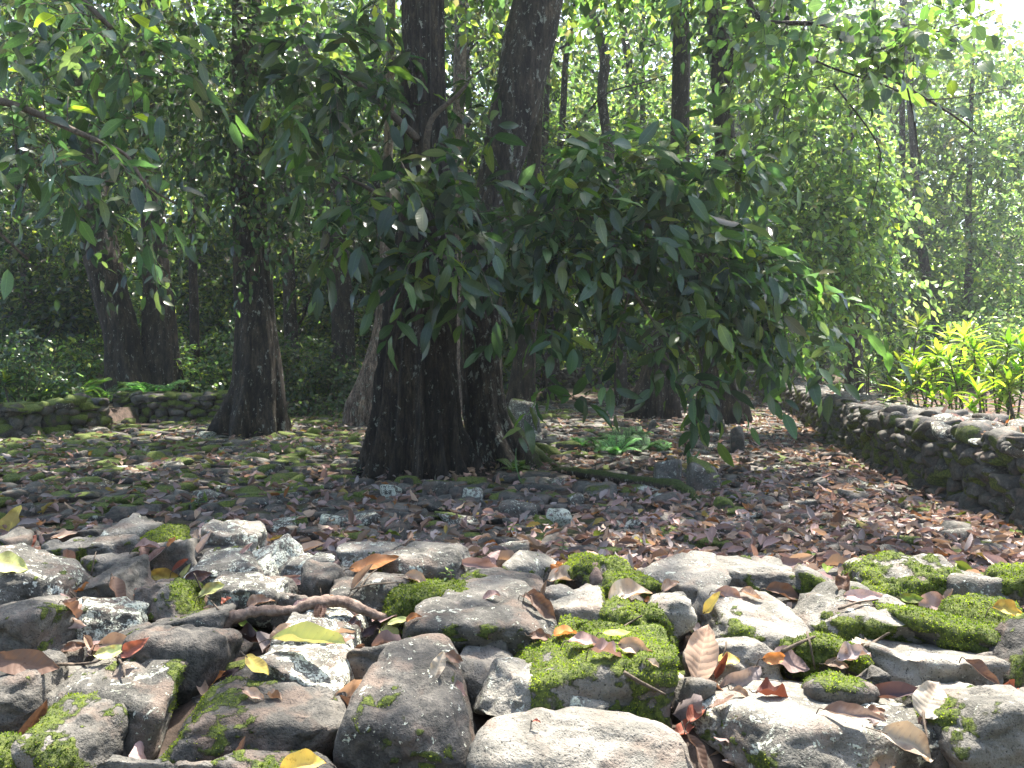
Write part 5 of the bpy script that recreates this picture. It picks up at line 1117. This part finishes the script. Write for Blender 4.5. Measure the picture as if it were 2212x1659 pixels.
fern("fern", gnd(1115, 1022, .02), 9, .42, "dark fern growing at the foot of the leaning tree's mossy root", 720, G_MIX)
b_ = at(330, 852, 21.5); b_[2] = .4; fern("fern", b_, 7, 1.9, "tall arching fern rising behind the left wall, lit at its tip", 721, G_FERN)
for i_, (u, v, d) in enumerate([(230, 850, 21.5), (160, 850, 20), (290, 850, 22.5), (480, 825, 26), (430, 835, 25), (560, 825, 27), (100, 855, 19)]):
    b_ = at(u, v, d); b_[2] = float(gh(b_[0], b_[1])); fern("fern", b_, 9, 1.3, "dim fern in the undergrowth behind the left wall", 730 + i_, G_MIX, "ferns in the undergrowth behind the left wall")
b_ = gnd(583, 893); fern("fern", b_, 6, .6, "small fern between the slender left tree and the distant wall stub", 740, G_FERN)
def seedling(base, h, n, size, label, seed, pal=G_BRIGHT, lean=0):
    rg = np.random.default_rng(seed); base = np.array(base); root = empty("seedling", base, label, "seedling"); st_, lf = Acc(), Acc()
    tip = base + [lean * h, rg.normal() * .02, h]; V, Fs = tube([base - [0, 0, .02], (base + tip) / 2 + [rg.normal() * .01, 0, 0], tip], [.004, .003, .002], 6, 12); st_.add(V, Fs, moss=0)
    t = np.linspace(.3, 1, n); P_ = base + (tip - base) * t[:, None]; a = np.arange(n) * 2.4 + rg.uniform(0, 6); X_ = np.c_[np.cos(a), np.sin(a), rg.uniform(-.1, .5, n)]
    scatter(lf, T_BIG, P_, X_, np.c_[rg.normal(size=(n, 2)) * .3, np.ones(n)], size * rg.uniform(.7, 1.2, n), palette(pal, n, rg, 0) * .9, rg)
    st_.mk("stem", M_TWIG, root); lf.mk("leaves", M_LEAF, root)
for i_, (u, v, h, n, s_, lab, ln) in enumerate([
    (1533, 1095, .28, 8, .12, "slim seedling with blue-green leaves in front of the hump-shaped stone", .15), (1217, 1203, .11, 7, .07, "tiny seedling right behind the centre of the rim", 0), (1103, 1162, .12, 7, .08, "tiny leafy seedling left of the centre, behind the rim", .2),
    (430, 1100, .10, 9, .11, "bright green seedling in the shade at left, on the dark paving", 0), (1000, 1103, .12, 6, .06, "tiny pale seedling before the foot of the central giant", 0), (955, 1120, .1, 6, .06, "second tiny seedling before the central giant's foot", 0),
    (1850, 1200, .12, 6, .08, "grass-like seedling among the leaves at right, behind the rim", 0), (1690, 1010, .12, 8, .06, "small weed in the litter in front of the right wall's middle", 0), (640, 1140, .1, 6, .06, "small weed in the shade behind the left rim", 0), (1280, 1085, .10, 5, .07, "small weed at the near side of the long mossy root", 0),
    (770, 1030, .12, 6, .08, "small weed at the left foot of the central giant", 0), (1585, 955, .2, 9, .08, "weed beside the small upright slab stone", 0)]):
    seedling(gnd(u, v, .03), h, n, s_, lab, 800 + i_, G_BRIGHT, ln)
h_, n_ = hit(*cu("B", 665, 470)); seedling(h_, .03, 5, .035, "tiny bright green seedling among the rim stones, left of the loaf-shaped stone", 830)
n = 60
# ti plants: straps in a rosette on a cane
T_STRAP = [leaf_tpl(7, 3, .19, .35, c_, .0, blunt=.75) for c_ in (.30, .5, .15)]
P_TI = np.array([(.20, .29, .04), (.28, .34, .06), (.14, .24, .045), (.36, .36, .09)])
def ti_plant(base, H, label, seed, heads=2, pal=P_TI, size=.42, group=None):
    rg = np.random.default_rng(seed); base = np.array(base, float); root = empty("ti_plant", base, label, "plant", group); lf = Acc()
    for k_ in range(heads):
        h = H * (1 if k_ == 0 else rg.uniform(.45, .8)); ln = rg.normal(size=2) * .12 + (0 if k_ == 0 else rg.normal() * .12)
        tip = base + [ln[0] * h * 1.2, ln[1] * h, h]; m = (base + tip) / 2 + [rg.normal() * .04, rg.normal() * .04, 0]
        ac = Acc(); V, Fs = tube([base + [rg.normal() * .06 * k_, 0, -.1], m, tip], [.017, .014, .010], 8, 20, .15, k_); ac.add(V, Fs, moss=0); ac.mk("cane", M_TWIG, root)
        n = int(rg.integers(15, 22)); a = np.arange(n) * 2.4 + rg.uniform(0, 6); el = np.linspace(1.35, -.05, n) + rg.normal(size=n) * .12
        X_ = np.c_[np.cos(a) * np.cos(el), np.sin(a) * np.cos(el), np.sin(el)]; N_ = np.cross(np.c_[-np.sin(a), np.cos(a), a * 0], X_) * -1
        scatter(lf, T_STRAP, tip[None] - np.array([[0, 0, 1]]) * np.linspace(0, .20, n)[:, None], X_, N_, size * np.interp(np.arange(n), [0, 4, n], [.6, 1, .95]) * rg.uniform(.85, 1.1, n), palette(pal, n, rg, .05), rg)
    lf.mk("leaves", M_TI, root); return root
TI = [(1868, 868, 17.0, 60, 1, 0, "dull little ti plant at the far left end of the row, nearly lost in shade"),(1885, 872, 16.0, 75, 1, 0, "dull green ti plant left of the row, against the dark thicket"), (1912, 880, 14.8, 105, 2, 0, "green shaded ti plant leaning toward the wall at the row's left end"), (1972, 895, 13.0, 75, 2, 2, "short ti plant in front of the tallest one"), (2072, 880, 14.5, 130, 2, 2, "ti plant behind the tall glowing one"), (2130, 885, 14, 140, 3, 2, "tall ti plant at the back right of the row"),(1903, 875, 15.2, 62, 1, 0, "small dark ti plant, farthest left of the row on the bank"), (1935, 878, 14.6, 90, 2, 1, "greenish ti plant in half shade beside the tall one"), (1955, 885, 14.0, 155, 2, 1, "tallest ti plant, towering over the row near its left end"), (1988, 884, 14.4, 100, 2, 2, "ti plant just right of the tallest one"),
      (2005, 893, 13.4, 112, 3, 2, "bushy yellow-green ti plant right of the tallest, in full sun"), (2040, 892, 13.2, 140, 3, 2, "tall glowing ti plant in the middle of the row"), (2062, 905, 12.4, 70, 2, 2, "low ti plant in front of the middle of the row"), (2090, 900, 12.6, 105, 2, 2, "ti plant right of the tall glowing one"),
      (2100, 912, 11.8, 60, 2, 2, "low broad-leaved ti plant at the wall's edge"), (2125, 900, 12.8, 120, 2, 2, "ti plant with leaning cane in the right half of the row"), (2150, 905, 12.2, 130, 3, 2, "thick yellow ti plant near the right edge"), (2175, 915, 11.8, 80, 2, 2, "shorter ti plant near the right edge, at the front"),
      (2195, 905, 12.0, 130, 2, 2, "ti plant at the right edge of the picture, tall one"), (2215, 918, 11.6, 90, 2, 2, "rightmost ti plant, cut by the picture's edge"), (2020, 905, 12.6, 48, 1, 2, "knee-high ti plant before the bushy one")]
for i_, (u, v, d, hp, hd, pl, lab) in enumerate(TI):
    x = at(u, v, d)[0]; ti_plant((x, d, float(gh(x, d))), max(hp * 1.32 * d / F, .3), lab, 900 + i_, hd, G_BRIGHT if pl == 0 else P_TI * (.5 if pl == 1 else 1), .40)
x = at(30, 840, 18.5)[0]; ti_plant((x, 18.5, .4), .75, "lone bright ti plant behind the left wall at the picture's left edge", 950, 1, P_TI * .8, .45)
for i_, (u, d) in enumerate([(1715, 19), (1770, 21), (1690, 20)]):
    x = at(u, 800, d)[0] + 1.5; seedling((x, d, float(gh(x, d))), .5, 12, .2, ["low leafy plant on the bank behind the right wall, nearest the ti row", "low leafy plant far along the bank behind the right wall", "low leafy plant farthest left on the bank"][i_], 960 + i_)
h_ = at(1862, 905, 12.0); seedling((5.75, 12.4, .74), .22, 9, .12, "small bright fern-like sprout on top of the right wall", 970)
